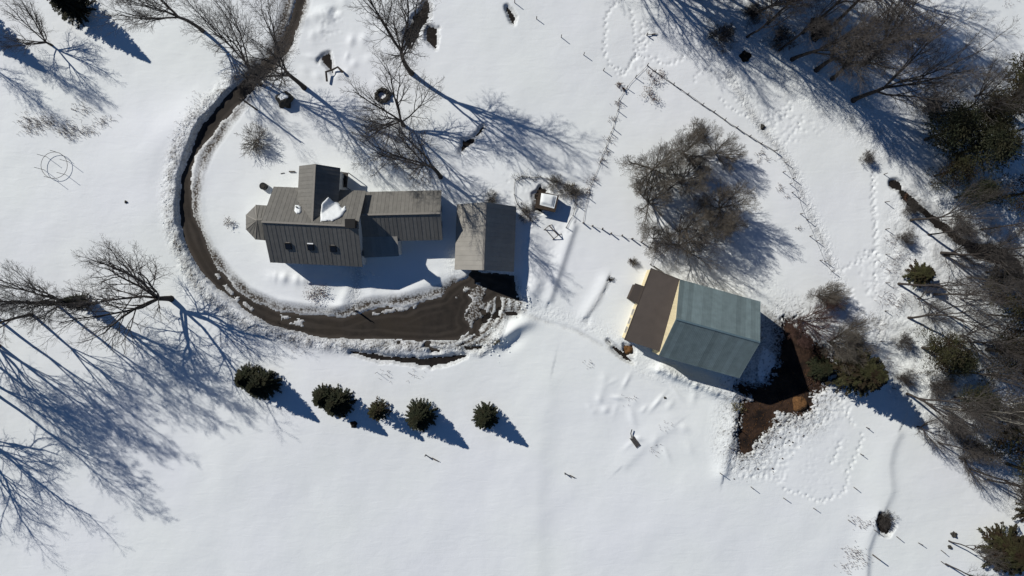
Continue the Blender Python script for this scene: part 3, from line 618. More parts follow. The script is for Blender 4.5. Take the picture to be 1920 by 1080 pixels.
# woodland at the top right
for a in [
    ('maple', 1530, 132, 19, 'bare woodland tree nearest the pasture trail at the top right', .4),
    ('ash', 1560, 148, 20, 'bare woodland tree with a wide fan crown right of the dark stump', 1.2),
    ('maple', 1600, 188, 19, 'lowest bare tree of the top right wood, its limb reaching right', 2.3),
    ('ash', 1484, 112, 20, 'bare tree at the left side of the top right wood', 3.1),
    ('pole_tree', 1505, 62, 19, 'slender bare tree beside the shaded stump in the top right wood', 4.0),
    ('maple', 1620, 120, 18, 'bare tree in the middle of the fan crowned top right wood', 5.0),
    ('pole_tree', 1440, 45, 18, 'slender bare tree at the top edge left of the shaded stump', .7),
    ('ash', 1565, 45, 19, 'bare tree by the upper edge of the top right wood above the stump', 5.6),
    ('ash', 1395, -10, 20, 'bare tree at the top edge over the shaded slope', 1.9),
    ('maple', 1455, -30, 19, 'bare tree just past the top edge, second over the shaded slope', 2.9),
    ('maple', 1330, -55, 20, 'bare tree past the top edge whose shadow reaches the brown brush', 3.9),
    ('ash', 1270, -85, 20, 'bare tree past the top edge at the left of the wood', 4.4),
    ('maple', 1210, -90, 19, 'leftmost tree past the top edge, its shadow ending by the animal tracks', 5.4),
    ('ash', 1380, -100, 21, 'tree far past the top edge of the wood', .1),
    ('maple', 1310, -5, 15, 'bare tree at the top edge above the forked animal tracks', 2.5),
    ('pole_tree', 1400, 70, 15, 'thin bare tree next to the brown brush of the shaded slope', 2.2),
    ('pole_tree', 1460, 95, 16, 'thin bare tree between the brown brush and the black hollow', 3.5),
    ('maple', 1540, -90, 21, 'tree past the top edge above the shaded stump', 1.1),
    ('ash', 1640, -40, 19, 'tree past the top edge over the right part of the wood', 2.1),
    ('ash', 1060, -125, 23, 'far tree beyond the top edge whose crown shadow falls left of the wood', 0.2),
    ('maple', 1135, -105, 22, 'tree beyond the top edge whose crown shadow covers the track corner', 1.2),
    ('maple', 1195, -50, 20, 'tree beyond the top edge straight above the forked tracks', 2.2),
    ('maple', 1262, -30, 19, 'tree just beyond the top edge shading the upper brown brush', 3.2),
    ('ash', 1320, -30, 20, 'tree just beyond the top edge shading the black hollow', 4.2),
    ('maple', 1390, -60, 21, 'tree just beyond the top edge shading the slope centre', 5.2),
    ('ash', 1450, -5, 19, 'bare tree at the top edge straight above the right brown thicket', 0.8),
    ('maple', 1500, -40, 20, 'tree just beyond the top edge above the slender stump tree', 1.8),
    ('ash', 1410, 30, 17, 'bare tree in the shade directly above the black hollow', 3.8),
]:
    plant(a[0], a[1], a[2], a[3], a[4], a[5], wide=1.1, lean=(10 if a[1] > 1470 else 4, .8, .5))
plant('brush', 1350, 78, 3.2, 'brown brushy thicket on the shaded slope', .5, wide=1.2)
plant('brush', 1462, 78, 3.0, 'brown thicket right of the shaded slope brush', 1.5, wide=1.2)
plant('brush', 1408, 30, 3.0, 'small thicket at the top edge in the tree shade', 2.5)
# the mixed wood along the right edge
for a in [
    ('hemlock', 1735, 262, 11, 'dark evergreen at the left tip of the right hand wood', .4, 1.15),
    ('hemlock', 1790, 290, 12, 'dark evergreen second from the tip of the right hand wood', 2.4, 1.15),
    ('pine', 1752, 330, 9, 'low dark evergreen above the creek mouth', 1.3, 1.0),
    ('pine', 1810, 232, 12, 'olive evergreen in the upper middle of the right hand wood', 3.3, 1.0),
    ('pine', 1865, 195, 15, 'tall brownish pine at the upper right edge', 4.5, 1.15),
    ('pine', 1880, 370, 12, 'rusty pine at the right edge above the creek', .6, 1.0),
    ('hemlock', 1790, 370, 9, 'dark evergreen right beside the creek', 1.7, .9),
    ('pine', 1730, 652, 9, 'broad olive pine right of the trampled trail', 2.7, 1.25),
    ('hemlock', 1765, 672, 7, 'lower half of the broad olive pine clump by the trail', 3.6, 1.1),
    ('pine', 1850, 655, 12, 'rusty pine at the right edge level with the trail pine', 4.6, 1.2),
    ('pine', 1860, 560, 11, 'brown olive pine at the right edge below the creek', 5.9, 1.1),
    ('hemlock', 1790, 745, 9, 'dark evergreen below the broad trail pine', .2, 1.0),
    ('pine', 1850, 790, 12, 'large dark pine at the lower right edge', 1.6, 1.25),
    ('pine', 1890, 870, 12, 'rusty pine at the right edge above the open snow', 2.9, 1.1),
    ('open_spruce', 1868, 1020, 9, 'large olive spruce in the lower right corner', 3.9, 1.55),
    ('open_spruce', 1925, 950, 10, 'dark spruce at the right edge just above the corner spruce', 5.1, 1.1),
    ('open_spruce', 1586, 692, 11.3, 'dark conifer behind the barn with the long blue shadow', .9, 1.2),
    ('spruce2', 1535, 690, 5, 'small brown green conifer close to the barn shade', 1.9, 1.1),
]:
    plant(a[0], a[1], a[2], a[3], a[4], a[5], wide=a[6])
plant('young_spruce', 1715, 515, 4.5, 'small olive evergreen left of the leaning trunks', .8, wide=1.35)
for a in [
    ('pole_tree', 1706, 413, 17, 'bare tree with its trunk leaning right beside the creek', .5),
    ('pole_tree', 1764, 474, 18, 'pair stemmed bare tree right of the creek bend', 1.5),
    ('pole_tree', 1770, 478, 15, 'second stem close by the pair at the creek bend', 2.7),
    ('pole_tree', 1684, 532, 17, 'bare tree left of the small olive evergreen', 2.5),
    ('thin', 1752, 552, 18, 'dark trunked bare tree below the small olive evergreen', 3.5),
    ('pole_tree', 1704, 596, 17, 'bare tree rising from the top of the broad trail pine', 4.5),
    ('pale_tree', 1770, 766, 17, 'pale trunked bare tree crossing the dark wood', 5.5),
    ('pale_tree', 1800, 745, 16, 'second pale trunked tree right of the first in the dark wood', .9),
    ('pale_tree', 1850, 800, 17, 'pale trunked tree lowest in the dark wood', 1.9),
    ('ash', 1700, 738, 14, 'bare tree with forked shadows below the broad trail pine', 2.9),
    ('pole_tree', 1725, 748, 15, 'slender bare tree beside the reddish bush below the trail', 3.9),
    ('pole_tree', 1780, 700, 16, 'slender bare tree between the two dark pines low in the wood', 4.9),
    ('thin', 1870, 470, 16, 'bare tree at the right edge in the middle of the wood', 5.9),
    ('thin', 1840, 430, 15, 'bare tree standing over the creek bend', .3),
    ('pole_tree', 1760, 215, 15, 'bare tree leaning up from the tip of the right hand wood', 1.3),
    ('pole_tree', 1800, 225, 17, 'bare tree with long thin limbs at the upper side of the right hand wood', 2.3),
    ('pole_tree', 1850, 260, 18, 'bare tree above the snow gap in the right hand wood', 3.3),
    ('elm', 1752, 205, 8, 'low fan shaped bare tree on the snow at the tip of the right hand wood', 4.3),
    ('elm', 1830, 180, 9, 'low bare tree with thin twigs at the upper edge of the right hand wood', 5.3),
    ('pole_tree', 1860, 700, 16, 'slender bare tree by the right edge beside the rusty pine', .6),
    ('thin', 1905, 620, 15, 'bare tree at the right edge between two rusty pines', 1.6),
    ('pole_tree', 1820, 880, 14, 'slender bare tree at the lower end of the wood', 2.6),
    ('pole_tree', 1855, 900, 14, 'bare tree at the foot of the wood next to the open snow', 3.6),
    ('pole_tree', 1780, 1015, 10, 'thin bare tree left of the corner spruce', 4.6),
    ('pole_tree', 1774, 1058, 11, 'thin bare tree at the bottom edge by the corner spruce', 5.6),
    ('elm', 1800, 560, 6, 'grey twiggy bare tree between the leaning trunks and the right edge', 2.2),
    ('elm', 1735, 590, 5, 'low twiggy bare tree above the broad trail pine', 3.2),
    ('thin', 1740, 440, 13, 'slender bare tree above the small olive evergreen by the creek', .4),
    ('pole_tree', 1815, 520, 14, 'slender bare tree below the lower creek bend', 1.4),
    ('thin', 1850, 590, 15, 'tall bare tree left of the rusty pine at the right edge', 2.4),
    ('pole_tree', 1790, 640, 14, 'slender bare tree rising out of the broad trail pine', 3.4),
    ('elm', 1720, 800, 6, 'low wispy tree at the lower left fringe of the wood', 4.4),
    ('thin', 1760, 830, 12, 'tall wispy tree on the lower fringe of the wood', 5.4),
    ('elm', 1770, 480, 6, 'low twiggy bare tree on the creek bank below the pair', .9),
    ('elm', 1850, 510, 8, 'twiggy bare tree by the creek near the right edge', 1.9),
    ('elm', 1860, 640, 8, 'twiggy brown tree beside the rusty pine at the right edge', 2.9),
    ('elm', 1800, 860, 7, 'twiggy brown tree at the foot of the wood', 3.9),
    ('elm', 1720, 560, 5, 'low grey tree right of the fence posts and small evergreen', 4.9),
    ('elm', 1800, 480, 6, 'low twiggy bare tree right of the creek', .2),
    ('elm', 1800, 630, 9, 'twiggy bare tree right of the broad trail pine', 4.2),
    ('elm', 1830, 740, 10, 'brownish twiggy tree between the dark pines', 5.2),
    ('willow', 1500, 600, 7.5, 'fan shaped bare tree at the east end of the barn', .5),
    ('apple2', 1552, 640, 8.5, 'dense bare tree between the barn shade and the trail', 1.5),
    ('apple', 1530, 555, 5.5, 'bare tree with reddish twigs just off the northeast barn corner', 2.9),
]:
    plant(a[0], a[1], a[2], a[3], a[4], a[5], lean=(8, 1, .1))
for i, (k, px, py, h, lab, w) in enumerate([
    ('shrub', 480, 264, 3.0, 'olive bare shrub on the lawn north of the house', 1.3),
    ('brush', 1690, 705, 2.5, 'reddish tangled bush by the lower trail', 1.0),
    ('brush', 1700, 390, 2.5, 'low brush beside the creek bank', 1.0),
    ('brush', 1690, 445, 2.3, 'low brush at the fence left of the creek', 1.0),
    ('brush', 1730, 205, 3.5, 'bare thicket at the tip of the right hand wood', 1.1),
    ('brush', 1745, 720, 3.5, 'bare thicket below the broad pine of the trail', 1.2),
    ('brush', 1775, 800, 3.5, 'bare thicket on the lower snow slope', 1.2),
    ('brush', 1810, 840, 3.5, 'bare thicket at the foot of the wood', 1.2),
    ('brush', 1790, 430, 3.2, 'bare thicket right of the creek', 1.2),
    ('brush', 1860, 520, 3.5, 'bare thicket at the right edge of the wood', 1.2),
    ('brush', 1690, 640, 2.5, 'bare thicket on the trail side of the broad pine', 1.0),
    ('brush', 1545, 560, 3.0, 'bare thicket along the trail northeast of the barn', 1.1),
    ('brush', 1590, 640, 3.0, 'bare thicket between the conifer and the trampled trail', 1.1),
    ('brush', 1620, 300, 2.0, 'low shaded brush at the start of the vertical footprint line', 1.0),
    ('brush', 1655, 975, 1.8, 'thin shrub on the left of the black water hole', 1.4),
    ('shrub', 1302, 245, 2.2, 'small shrub between the two upper orchard crowns', 1.3),
    ('brush', 1405, 25, 2.0, 'thin brush at the top edge', 1.0),
    ('shrub', 1080, 365, 1.7, 'small shrub on the fence corner east of the snowy shed', 1.2),
    ('shrub', 1040, 345, 1.5, 'small shrub on the fence behind the snowy shed', 1.4),
    ('shrub', 1062, 360, 1.8, 'dark shrub inside the shed fence at its upper right', 1.3),
    ('shrub', 988, 402, 1.6, 'dark shrub on the fence between garage and snowy shed', 1.5),
    ('shrub', 920, 372, 1.6, 'dark shrub behind the garage roof', 1.3),
    ('shrub', 1185, 492, 1.3, 'little dark shrub north of the brown annex roof', 1.0),
]):
    t = plant(k, px, py, h, lab, wide=w)
def leafy(px, py, R, H, n, label, m_='dry_leaf', name='dry_bush', sz=.10):
    t = thing(name, label, 'bush', G(px, py)); r = np.random.default_rng(int(px * 7 + py)); tb = Tubes(); vv = []
    for i in range(max(5, n // 14)):
        az = r.uniform(0, 6.28); L = R * math.sqrt(r.random()); z = H * r.uniform(.5, 1) * (1 - .4 * L / R); c = np.array([math.cos(az) * L, math.sin(az) * L, z])
        tb.add([np.array([c[0] * .1, c[1] * .1, -.15]), c * .5 + r.normal(0, .05, 3), c], [.02, .014, .008], 3)
        for k in range(14):
            p = c * r.uniform(.45, 1.05) + r.normal(0, .14 * R, 3) * np.array([1, 1, .5]); p[2] = max(p[2], .05); a = r.normal(0, 1, 3); a /= np.linalg.norm(a); b = np.cross(a, r.normal(0, 1, 3)); b /= np.linalg.norm(b)
            vv.append([p, p + a * sz + b * sz * .5, p + a * sz * 2, p + a * sz - b * sz * .5])
    vv = np.array(vv).reshape(-1, 3)
    link('stems', tb.mesh('stems'), M['twig'], t); link('leaves', mesh_np('leaves', vv, np.arange(len(vv)).reshape(-1, 4)), M[m_], t); return t
leafy(432, 419, 1.2, 1.3, 150, 'small brown bush west of the house bay'); leafy(595, 548, 2.0, 1.5, 420, 'brown leafy bush in the snow south of the house')
leafy(1222, 148, 1.6, 1.6, 200, 'reddish dry bush inside the pasture fence corner'); leafy(1218, 182, 1.9, 1.6, 260, 'larger reddish dry bush below the fence corner bush')
leafy(1240, 142, .9, 1.2, 90, 'small dry bush against the pasture fence wire')
leafy(1160, 161, .55, 1.2, 120, 'dark rust coloured clump at the fence bend'); leafy(1169, 168, .5, .9, 70, 'paler dry clump right beside the rust coloured clump')
leafy(1382, 762, 1.2, .9, 240, 'olive dry grass clump at the barnyard mud corner', 'dead_grass'); leafy(1144, 523, .55, .7, 130, 'black shrub stump on the snow west of the annex', 'soil')
leafy(1184, 492, .6, .6, 60, 'brown twiggy clump on the snow above the annex')
leafy(1540, 668, 2.3, 1.2, 420, 'rusty undergrowth between barn shade and conifer'); leafy(1530, 715, 1.6, .9, 260, 'rusty undergrowth by the hay pile')
leafy(932, 640, .7, .4, 110, 'tuft of olive grass in the ploughed bank', 'dead_grass'); leafy(1690, 706, .9, 1.1, 130, 'rusty tangle at the lower trail fence')
leafy(1068, 352, .9, .9, 120, 'olive clump on the curved fence behind the shed', 'dead_grass'); leafy(1702, 372, .8, .7, 90, 'rusty tuft at the creek mouth')
leafy(1100, 358, .8, .9, 60, 'thin dry clump on the pasture fence right of the shed')
def weeds(name, label, spots, n, hh=.35, R=1.0, m_='red_twig'):
    r = np.random.default_rng(int(sum(s[0] for s in spots))); tb = Tubes()
    for (px, py) in spots:
        c = P(px, py)
        for i in range(n):
            x = c.x + r.normal(0, R); y = c.y + r.normal(0, R * .7); z = gz(x, y) - .05; a = r.uniform(-.6, .6, 2); h = hh * r.uniform(.5, 1.4)
            tb.add([np.array([x, y, z]), np.array([x + a[0] * h * .5, y + a[1] * h * .5, z + h * .6]), np.array([x + a[0] * h * 1.3, y + a[1] * h * 1.3, z + h])], [.026, .022, .016], 3)
    o = link(name, tb.mesh(name), M[m_]); tag(o, label, 'weeds', None, 'stuff')
weeds('dry_weeds', 'scattered reddish weed stalks in the upper left snowfield', [(50,225),(70,232),(95,232),(120,240),(140,246),(165,245),(150,205),(195,225),(60,240),(130,250),(85,225)], 60, .45, .9)
weeds('dry_weeds', 'dry weed stalks along the bottom edge right of centre', [(1592,1030),(1600,1045),(1585,1065),(1610,1055),(1605,1035)], 34, .35, .7)
weeds('dry_weeds', 'thin weed stalks beside the black water hole', [(1600,975),(1615,985),(1625,978)], 24, .35, .6)
weeds('dry_weeds', 'weed stalks scattered on the snow at the top right', [(1745,12),(1765,25),(1770,38),(1770,92),(1890,5)], 20, .3, .7)
weeds('dry_weeds', 'ring of dry weeds inside the pasture right of the orchard', [(1420,290),(1430,285),(1436,298),(1424,302),(1460,350),(1464,356),(1498,428),(1475,370)], 14, .4, .35)
weeds('dry_weeds', 'dry stalks along the ploughed snow by the left driveway curve', [(365,210),(345,260),(355,235),(375,185),(420,640),(455,650),(560,655)], 22, .3, .8)
weeds('dry_weeds', 'stalks poking out along the west pasture fence', [(1158,195),(1150,225),(1142,262),(1136,285),(1128,300),(1103,345),(1100,365),(1112,335)], 26, .5, .4)
weeds('dry_weeds', 'stalks along the old fence around the snowy shed', [(970,335),(985,332),(1005,335),(1025,338),(1050,345),(1075,365),(1080,385),(975,385),(985,398),(1000,412)], 26, .5, .4, 'twig')
weeds('dry_weeds', 'faint stalks in the snow south of the barn', [(1250,797),(1225,845),(1105,680),(1180,750),(725,700),(775,700)], 14, .35, .7)
weeds('dry_weeds', 'stalks at the edge of the right hand wood', [(1672,455),(1690,480),(1670,505),(1665,560),(1680,575),(1700,560),(1665,680),(1720,700),(1770,840)], 30, .6, 1.0)
weeds('dry_weeds', 'dead undergrowth behind the barn shade', [(1530,650),(1545,670),(1535,690),(1520,715),(1550,720),(1560,655),(1580,715)], 60, .5, .9)
weeds('dry_weeds', 'stalks around the muddy barnyard edge', [(1400,745),(1385,775),(1440,812),(1460,795),(1490,788),(1395,855),(1420,835),(1385,840)], 44, .35, .8, 'red_twig')

# ------------------------------------------------------------------ roofs and buildings
def frame_from_px(cs, z):
    p = [P(x, y, z) for x, y in cs]        # NW NE SE SW of the eaves
    cen = sum(p, Vector()) / 4; ax = ((p[1] - p[0]) + (p[2] - p[3])).normalized(); ax.z = 0
    ay = Vector((-ax.y, ax.x, 0)); L = ((p[1] - p[0]).length + (p[2] - p[3]).length) / 2; Wd = ((p[0] - p[3]).length + (p[1] - p[2]).length) / 2
    return Vector((cen.x, cen.y, 0)), ax, ay, L, Wd
def panels(slab_parent, A, B, Cc, Dd, n, m_, name='roof_panel', rib=.024, lip=.03, ribs=1):
    """A-B along the eave, D-C along the ridge: n lapped metal sheets, each a mesh of its own with a raised seam"""
    A, B, Cc, Dd = map(Vector, (A, B, Cc, Dd)); nrm = (B - A).cross(Dd - A).normalized()
    if nrm.z < 0: nrm = -nrm
    for i in range(n):
        t0 = i / n; t1 = (i + 1) / n; a = A.lerp(B, t0); b = A.lerp(B, t1); c = Dd.lerp(Cc, t1); d_ = Dd.lerp(Cc, t0); o = nrm * (.020 + .004 * (i % 2) + rng.uniform(0, .003))
        mb = MB(); dr = (a - d_).normalized() * rng.uniform(0, .03)
        mb.prism([a + dr, b + dr, c, d_], [a + dr + o, b + dr + o, c + o, d_ + o])
        e = (b - a).normalized()
        for k in range(ribs):
            u = (b - a) * (k / ribs); w = e * .035
            mb.prism([a + dr + u + o * .9, a + dr + u + w + o * .9, d_ + u + w + o * .9, d_ + u + o * .9], [a + dr + u + o + nrm * rib + w * .2, a + dr + u + w * .8 + o + nrm * rib, d_ + u + w * .8 + o + nrm * rib, d_ + u + w * .2 + o + nrm * rib])
        mb.build(name, m_, slab_parent)
PLANES = []
def gable(parent, cs, ze, rise, n, rm, wm, cap, zb=-.4, over=.35, along='x', open_ends=(True, True), n2=None, ribs=1, reg=True, wall=True):
    cen, ax, ay, L, Wd = frame_from_px(cs, ze)
    if along == 'y': ax, ay, L, Wd = ay, -ax, Wd, L     # ridge runs along ay of the picture; 'left' slope is then +ay
    Z_ = Vector((0, 0, 1)); e = cen + Z_ * ze; r = cen + Z_ * (ze + rise)
    S = []
    for sg in (1, -1):
        A = e - ax * L / 2 * sg + ay * Wd / 2 * sg; B = e + ax * L / 2 * sg + ay * Wd / 2 * sg; Cc = r + ax * L / 2 * sg; Dd = r - ax * L / 2 * sg
        mb = MB(); mb.slab([A, B, Cc, Dd], .12); s = mb.build('roof', M[rm], parent)
        panels(s, A, B, Cc, Dd, n, M[rm], ribs=ribs); S.append((A, B, Cc, Dd, s))
        if reg: PLANES.append((A.copy(), (B - A).cross(Dd - A), [A, B, Cc, Dd]))
    MB().bar(r - ax * L / 2 + Z_ * .05, r + ax * L / 2 + Z_ * .05, .26, .10).build('ridge_cap', M[cap], parent)
    if wall:
        w = MB(); hl = L / 2 - over; hw = Wd / 2 - over; zt = ze - .10; k = rise / (Wd / 2); zk = ze + k * over - .16
        a = [cen - ax * hl - ay * hw, cen + ax * hl - ay * hw, cen + ax * hl + ay * hw, cen - ax * hl + ay * hw]
        b0 = [p + Z_ * zb for p in a]; t0 = [p + Z_ * zk for p in a]; g0 = cen - ax * hl + Z_ * (ze + rise - .16); g1 = cen + ax * hl + Z_ * (ze + rise - .16)
        w.quad(b0[0], b0[1], t0[1], t0[0]); w.quad(b0[2], b0[3], t0[3], t0[2]); w.quad(b0[1], b0[2], t0[2], g1, t0[1]); w.quad(b0[3], b0[0], t0[0], g0, t0[3]); w.quad(*b0)
        wo = w.build('wall', M[wm], parent)
    else: wo = None
    return dict(cen=cen, ax=ax, ay=ay, L=L, W=Wd, slopes=S, wall=wo, ze=ze, rise=rise, over=over)
def window(parent, c, u, n, w, h, name='window'):
    """window centred at c, horizontal direction u, outward normal n"""
    c = Vector(c); u = Vector(u).normalized(); n = Vector(n).normalized(); z = Vector((0, 0, 1))
    f = MB(); t = .09
    for a, b, ww in ((-w / 2, -w / 2, 0), (w / 2, w / 2, 0)):
        f.bar(c + u * a - z * h / 2 + n * .03, c + u * a + z * h / 2 + n * .03, t, .08, up=n)
    f.bar(c - u * w / 2 + z * h / 2 + n * .04, c + u * w / 2 + z * h / 2 + n * .04, t, .08); f.bar(c - u * (w / 2 + .08) - z * h / 2 + n * .06, c + u * (w / 2 + .08) - z * h / 2 + n * .06, .12, .06); f.bar(c - u * w / 2 + n * .035, c + u * w / 2 + n * .035, .05, .05)
    o = f.build(name, M['trim'], parent)
    p = MB(); p.prism([c - u * w / 2 - z * h / 2 + n * .005, c + u * w / 2 - z * h / 2 + n * .005, c + u * w / 2 + z * h / 2 + n * .005, c - u * w / 2 + z * h / 2 + n * .005], [c - u * w / 2 - z * h / 2 + n * .02, c + u * w / 2 - z * h / 2 + n * .02, c + u * w / 2 + z * h / 2 + n * .02, c - u * w / 2 + z * h / 2 + n * .02]); p.build('pane', M['glass'], o); return o
def wins_on(g, side, offs, zc, w=.9, h=1.4, parent=None):
    ax, ay, hl, hw = g['ax'], g['ay'], g['L'] / 2 - g['over'], g['W'] / 2 - g['over']
    for o_ in offs:
        if side == 'S': window(parent, g['cen'] - ay * hw + ax * o_ + Vector((0, 0, zc)), ax, -ay, w, h)
        if side == 'N': window(parent, g['cen'] + ay * hw + ax * o_ + Vector((0, 0, zc)), -ax, ay, w, h)
        if side == 'E': window(parent, g['cen'] + ax * hl + ay * o_ + Vector((0, 0, zc)), ay, ax, w, h)
        if side == 'W': window(parent, g['cen'] - ax * hl + ay * o_ + Vector((0, 0, zc)), -ay, -ax, w, h)
ORIG = Vector((0, 0, 0))
house = thing('farmhouse', 'large grey metal roofed farmhouse with cross gable, hipped bay and rear wing', 'house', ORIG)
g_main = gable(house, [(513,350),(686,358),(680,500),(507,492)], 4.6, 4.3, 22, 'roof', 'white_wall', 'cap')
g_cross = gable(house, [(561,310.5),(638,315.5),(632,424),(556,421)], 6.15, 2.4, 15, 'roof', 'white_wall', 'cap', along='y', over=.3)
g_wing = gable(house, [(668,360.5),(832,357),(826,449.5),(664,453)], 3.5, 2.75, 22, 'roof', 'white_wall', 'cap')
wins_on(g_main, 'S', (-5, -2.2, .6, 3.6), 3.6, parent=house); wins_on(g_main, 'S', (-5, -2.2, 3.6), 1.5, parent=house); wins_on(g_main, 'E', (-3.6, ), 3.6, parent=house)
wins_on(g_wing, 'S', (3.5, 5.2), 1.6, 1.0, 1.2, house); wins_on(g_wing, 'E', (-1.2, 1.2), 1.6, .9, 1.2, house); wins_on(g_main, 'N', (-4.5, ), 3.6, parent=house)
# seam direction check for the cross gable is along its ridge; walls of dormers etc. follow
def facet_roof(parent, polys, rm, name='roof', t=.10):
    for p in polys:
        v = [P(x, y, z) for x, y, z in p]; MB().slab(v, t).build(name, M[rm], parent)
Cp = (481, 413, 5.3)
bay = [[(480,384,3.9),(461,403,3.9),Cp], [(461,403,3.9),(461,430,3.9),Cp], [(461,430,3.9),(479,449,3.9),Cp], [(479,449,3.9),(504,451.5,3.9),(520,414,5.3),Cp], [Cp,(520,412,5.3),(515,386,3.9),(480,384,3.9)]]
facet_roof(house, bay, 'roof')
for a, b in (((480,384,3.9),Cp), ((461,430,3.9),Cp), ((479,449,3.9),Cp), ((461,403,3.9),Cp)):
    MB().bar(P(*a) + Vector((0, 0, .03)), P(*b) + Vector((0, 0, .03)), .10, .06).build('hip_cap', M['cap'], house)
bw = [P(x, y, 3.9) for x, y in ((482,387),(464,404),(464,429),(481,446),(520,449),(522,389))]
MB().prism([Vector((p.x, p.y, -.4)) for p in bw], [Vector((p.x, p.y, 3.82)) for p in bw]).build('bay_wall', M['white_wall'], house)
# hip seams on the bay facets
for (e0, e1) in (((480,384),(461,403)), ((461,403),(461,430)), ((461,430),(479,449)), ((479,449),(504,451.5)), ((508,386),(480,384))):
    a = P(*e0, 3.9); b = P(*e1, 3.9); c = P(*Cp); n = max(3, int((b - a).length / .55))
    for i in range(1, n):
        q = a.lerp(b, i / n); far = c if e0 not in ((479,449),(508,386)) else None
        if far is None:
            L_ = (Vector((c.x, c.y, 0)) - Vector((a.x, a.y, 0))).length
            far = q + Vector((0, 2.55 if e0 == (479,449) else -2.2, 1.4 * .93))
        MB().bar(q + Vector((0, 0, .02)), q.lerp(far, .92) + Vector((0, 0, .02)), .045, .05).build('roof_seam', M['roof'], house)
# low lean-to behind the wing
A, B, Cc, Dd = P(683,483,3.3), P(748,480,3.3), P(744,433,4.15), P(676,434,4.15)
s = MB().slab([A, B, Cc, Dd], .10).build('roof', M['garage_roof'], house); panels(s, A, B, Cc, Dd, 8, M['garage_roof'])
lw = [A.lerp(Dd, .08), B.lerp(Cc, .08), Cc, Dd]; MB().prism([Vector((p.x, p.y, -.4)) for p in lw], [p - Vector((0, 0, .12)) for p in lw]).build('wall', M['white_wall'], house)
window(house, (A.lerp(B, .5) + Vector((0, .32, -1.2))), (1, 0, 0), (0, -1, 0), .8, 1.0)
# chimney, skylights, vents
def ray_planes(px, py, planes=None, lift=0):
    best = None
    for a, n, poly in (planes or PLANES):
        o = Vector((0, 0, CAMH)); dv = (P(px, py, 0) - o); t = (a - o).dot(n) / dv.dot(n); p = o + dv * t
        q = [(v.x, v.y) for v in poly]; s_ = sdf_poly(np.array([p.x]), np.array([p.y]), np.array(q))[0]
        if s_ < .05 and (best is None or p.z > best.z): best = p
    return best if best is not None else P(px, py, 5)
def lathe(mb, c, prof, n=12):
    pass
c = ray_planes(661, 421); MB().box(c.x - .62, c.x + .62, c.y - .55, c.y + .55, c.z - 1.2, c.z + 1.45).build('chimney', M['brick'], house)
MB().box(c.x - .72, c.x + .72, c.y - .65, c.y + .65, c.z + 1.45, c.z + 1.62).build('chimney_cap', M['black'], house)
for i, (px, py) in enumerate(((541, 461), (583, 463), (625, 466))):
    c = ray_planes(px, py); mb = MB(); nrm = PLANES[1][1].normalized(); nrm = nrm if nrm.z > 0 else -nrm; ax = g_main['ax']; dn = ax.cross(nrm).normalized()
    w, h = .48, .52; q = [c + ax * i_ * w + dn * j_ * h + nrm * .03 for i_, j_ in ((-1, -1), (1, -1), (1, 1), (-1, 1))]
    sk = MB().prism(q, [p + nrm * .14 for p in q]).build('skylight', M['black'], house)
    q2 = [c + ax * i_ * w * .8 + dn * j_ * h * .8 + nrm * .17 for i_, j_ in ((-1, -1), (1, -1), (1, 1), (-1, 1))]
    MB().prism(q2, [p + nrm * .02 for p in q2]).build('pane', M['glass'], sk)
    if dn.y < 0: dn = -dn
    u = c + dn * (h + .12) + nrm * .08; MB().bar(u - ax * w * (.9 if i == 1 else .6), u + ax * w * (.9 if i == 1 else .6), .16 if i == 1 else .07, .06).build('flashing', M['snow_cap' if i == 1 else 'cap'], sk)
def roof_snow(parent, poly, z0, th=.22, label=None, hole=None):
    """lump of snow lying on the house roofs, its top following the planes"""
    Pp = np.array(poly, float); x0, y0 = Pp.min(0) - 1; x1, y1 = Pp.max(0) + 1; n = 34; gx = np.linspace(x0, x1, n); gy = np.linspace(y0, y1, n); vs = []; ok = np.zeros((n, n), bool); top = []
    for j in range(n):
        for i in range(n):
            s_ = sdf_poly(np.array([gx[i]]), np.array([gy[j]]), Pp)[0] + 1.2 * float(fbm(np.array([gx[i]]), np.array([gy[j]]), 5, 3)[0])
            p = ray_planes(gx[i], gy[j]); h = min(1, max(0, -s_ / 3.0)) ** .6
            ok[j, i] = s_ < .8; lift = th * h + .02 if s_ < 0 else -.08
            lift += .07 * float(fbm(np.array([gx[i]]), np.array([gy[j]]), 9, 8)[0]) if s_ < 0 else 0
            top.append((p.x, p.y, p.z + lift + .05))
    I = np.arange(n * n).reshape(n, n); f = [(I[j, i], I[j, i + 1], I[j + 1, i + 1], I[j + 1, i]) for j in range(n - 1) for i in range(n - 1) if ok[j, i] and ok[j, i + 1] and ok[j + 1, i] and ok[j + 1, i + 1]]
    o = link('snow_patch', mesh_np('snow_patch', np.array(top), np.array(f), 4, None, True), M['snow_cap'], parent); return o
roof_snow(house, [(616.5,369),(624,377),(635,380),(641,392),(647,385),(650,394),(640,407),(624,415),(601,415),(601,396),(603,383),(611,374)], 6, .30)
roof_snow(house, [(554,385),(560,384),(565,388),(565,399),(556,401),(552,395)], 6, .25)
v = ray_planes(558, 389); MB().cyl(v, v + Vector((0, 0, .75)), .10, n=10).build('vent_pipe', M['black'], house)
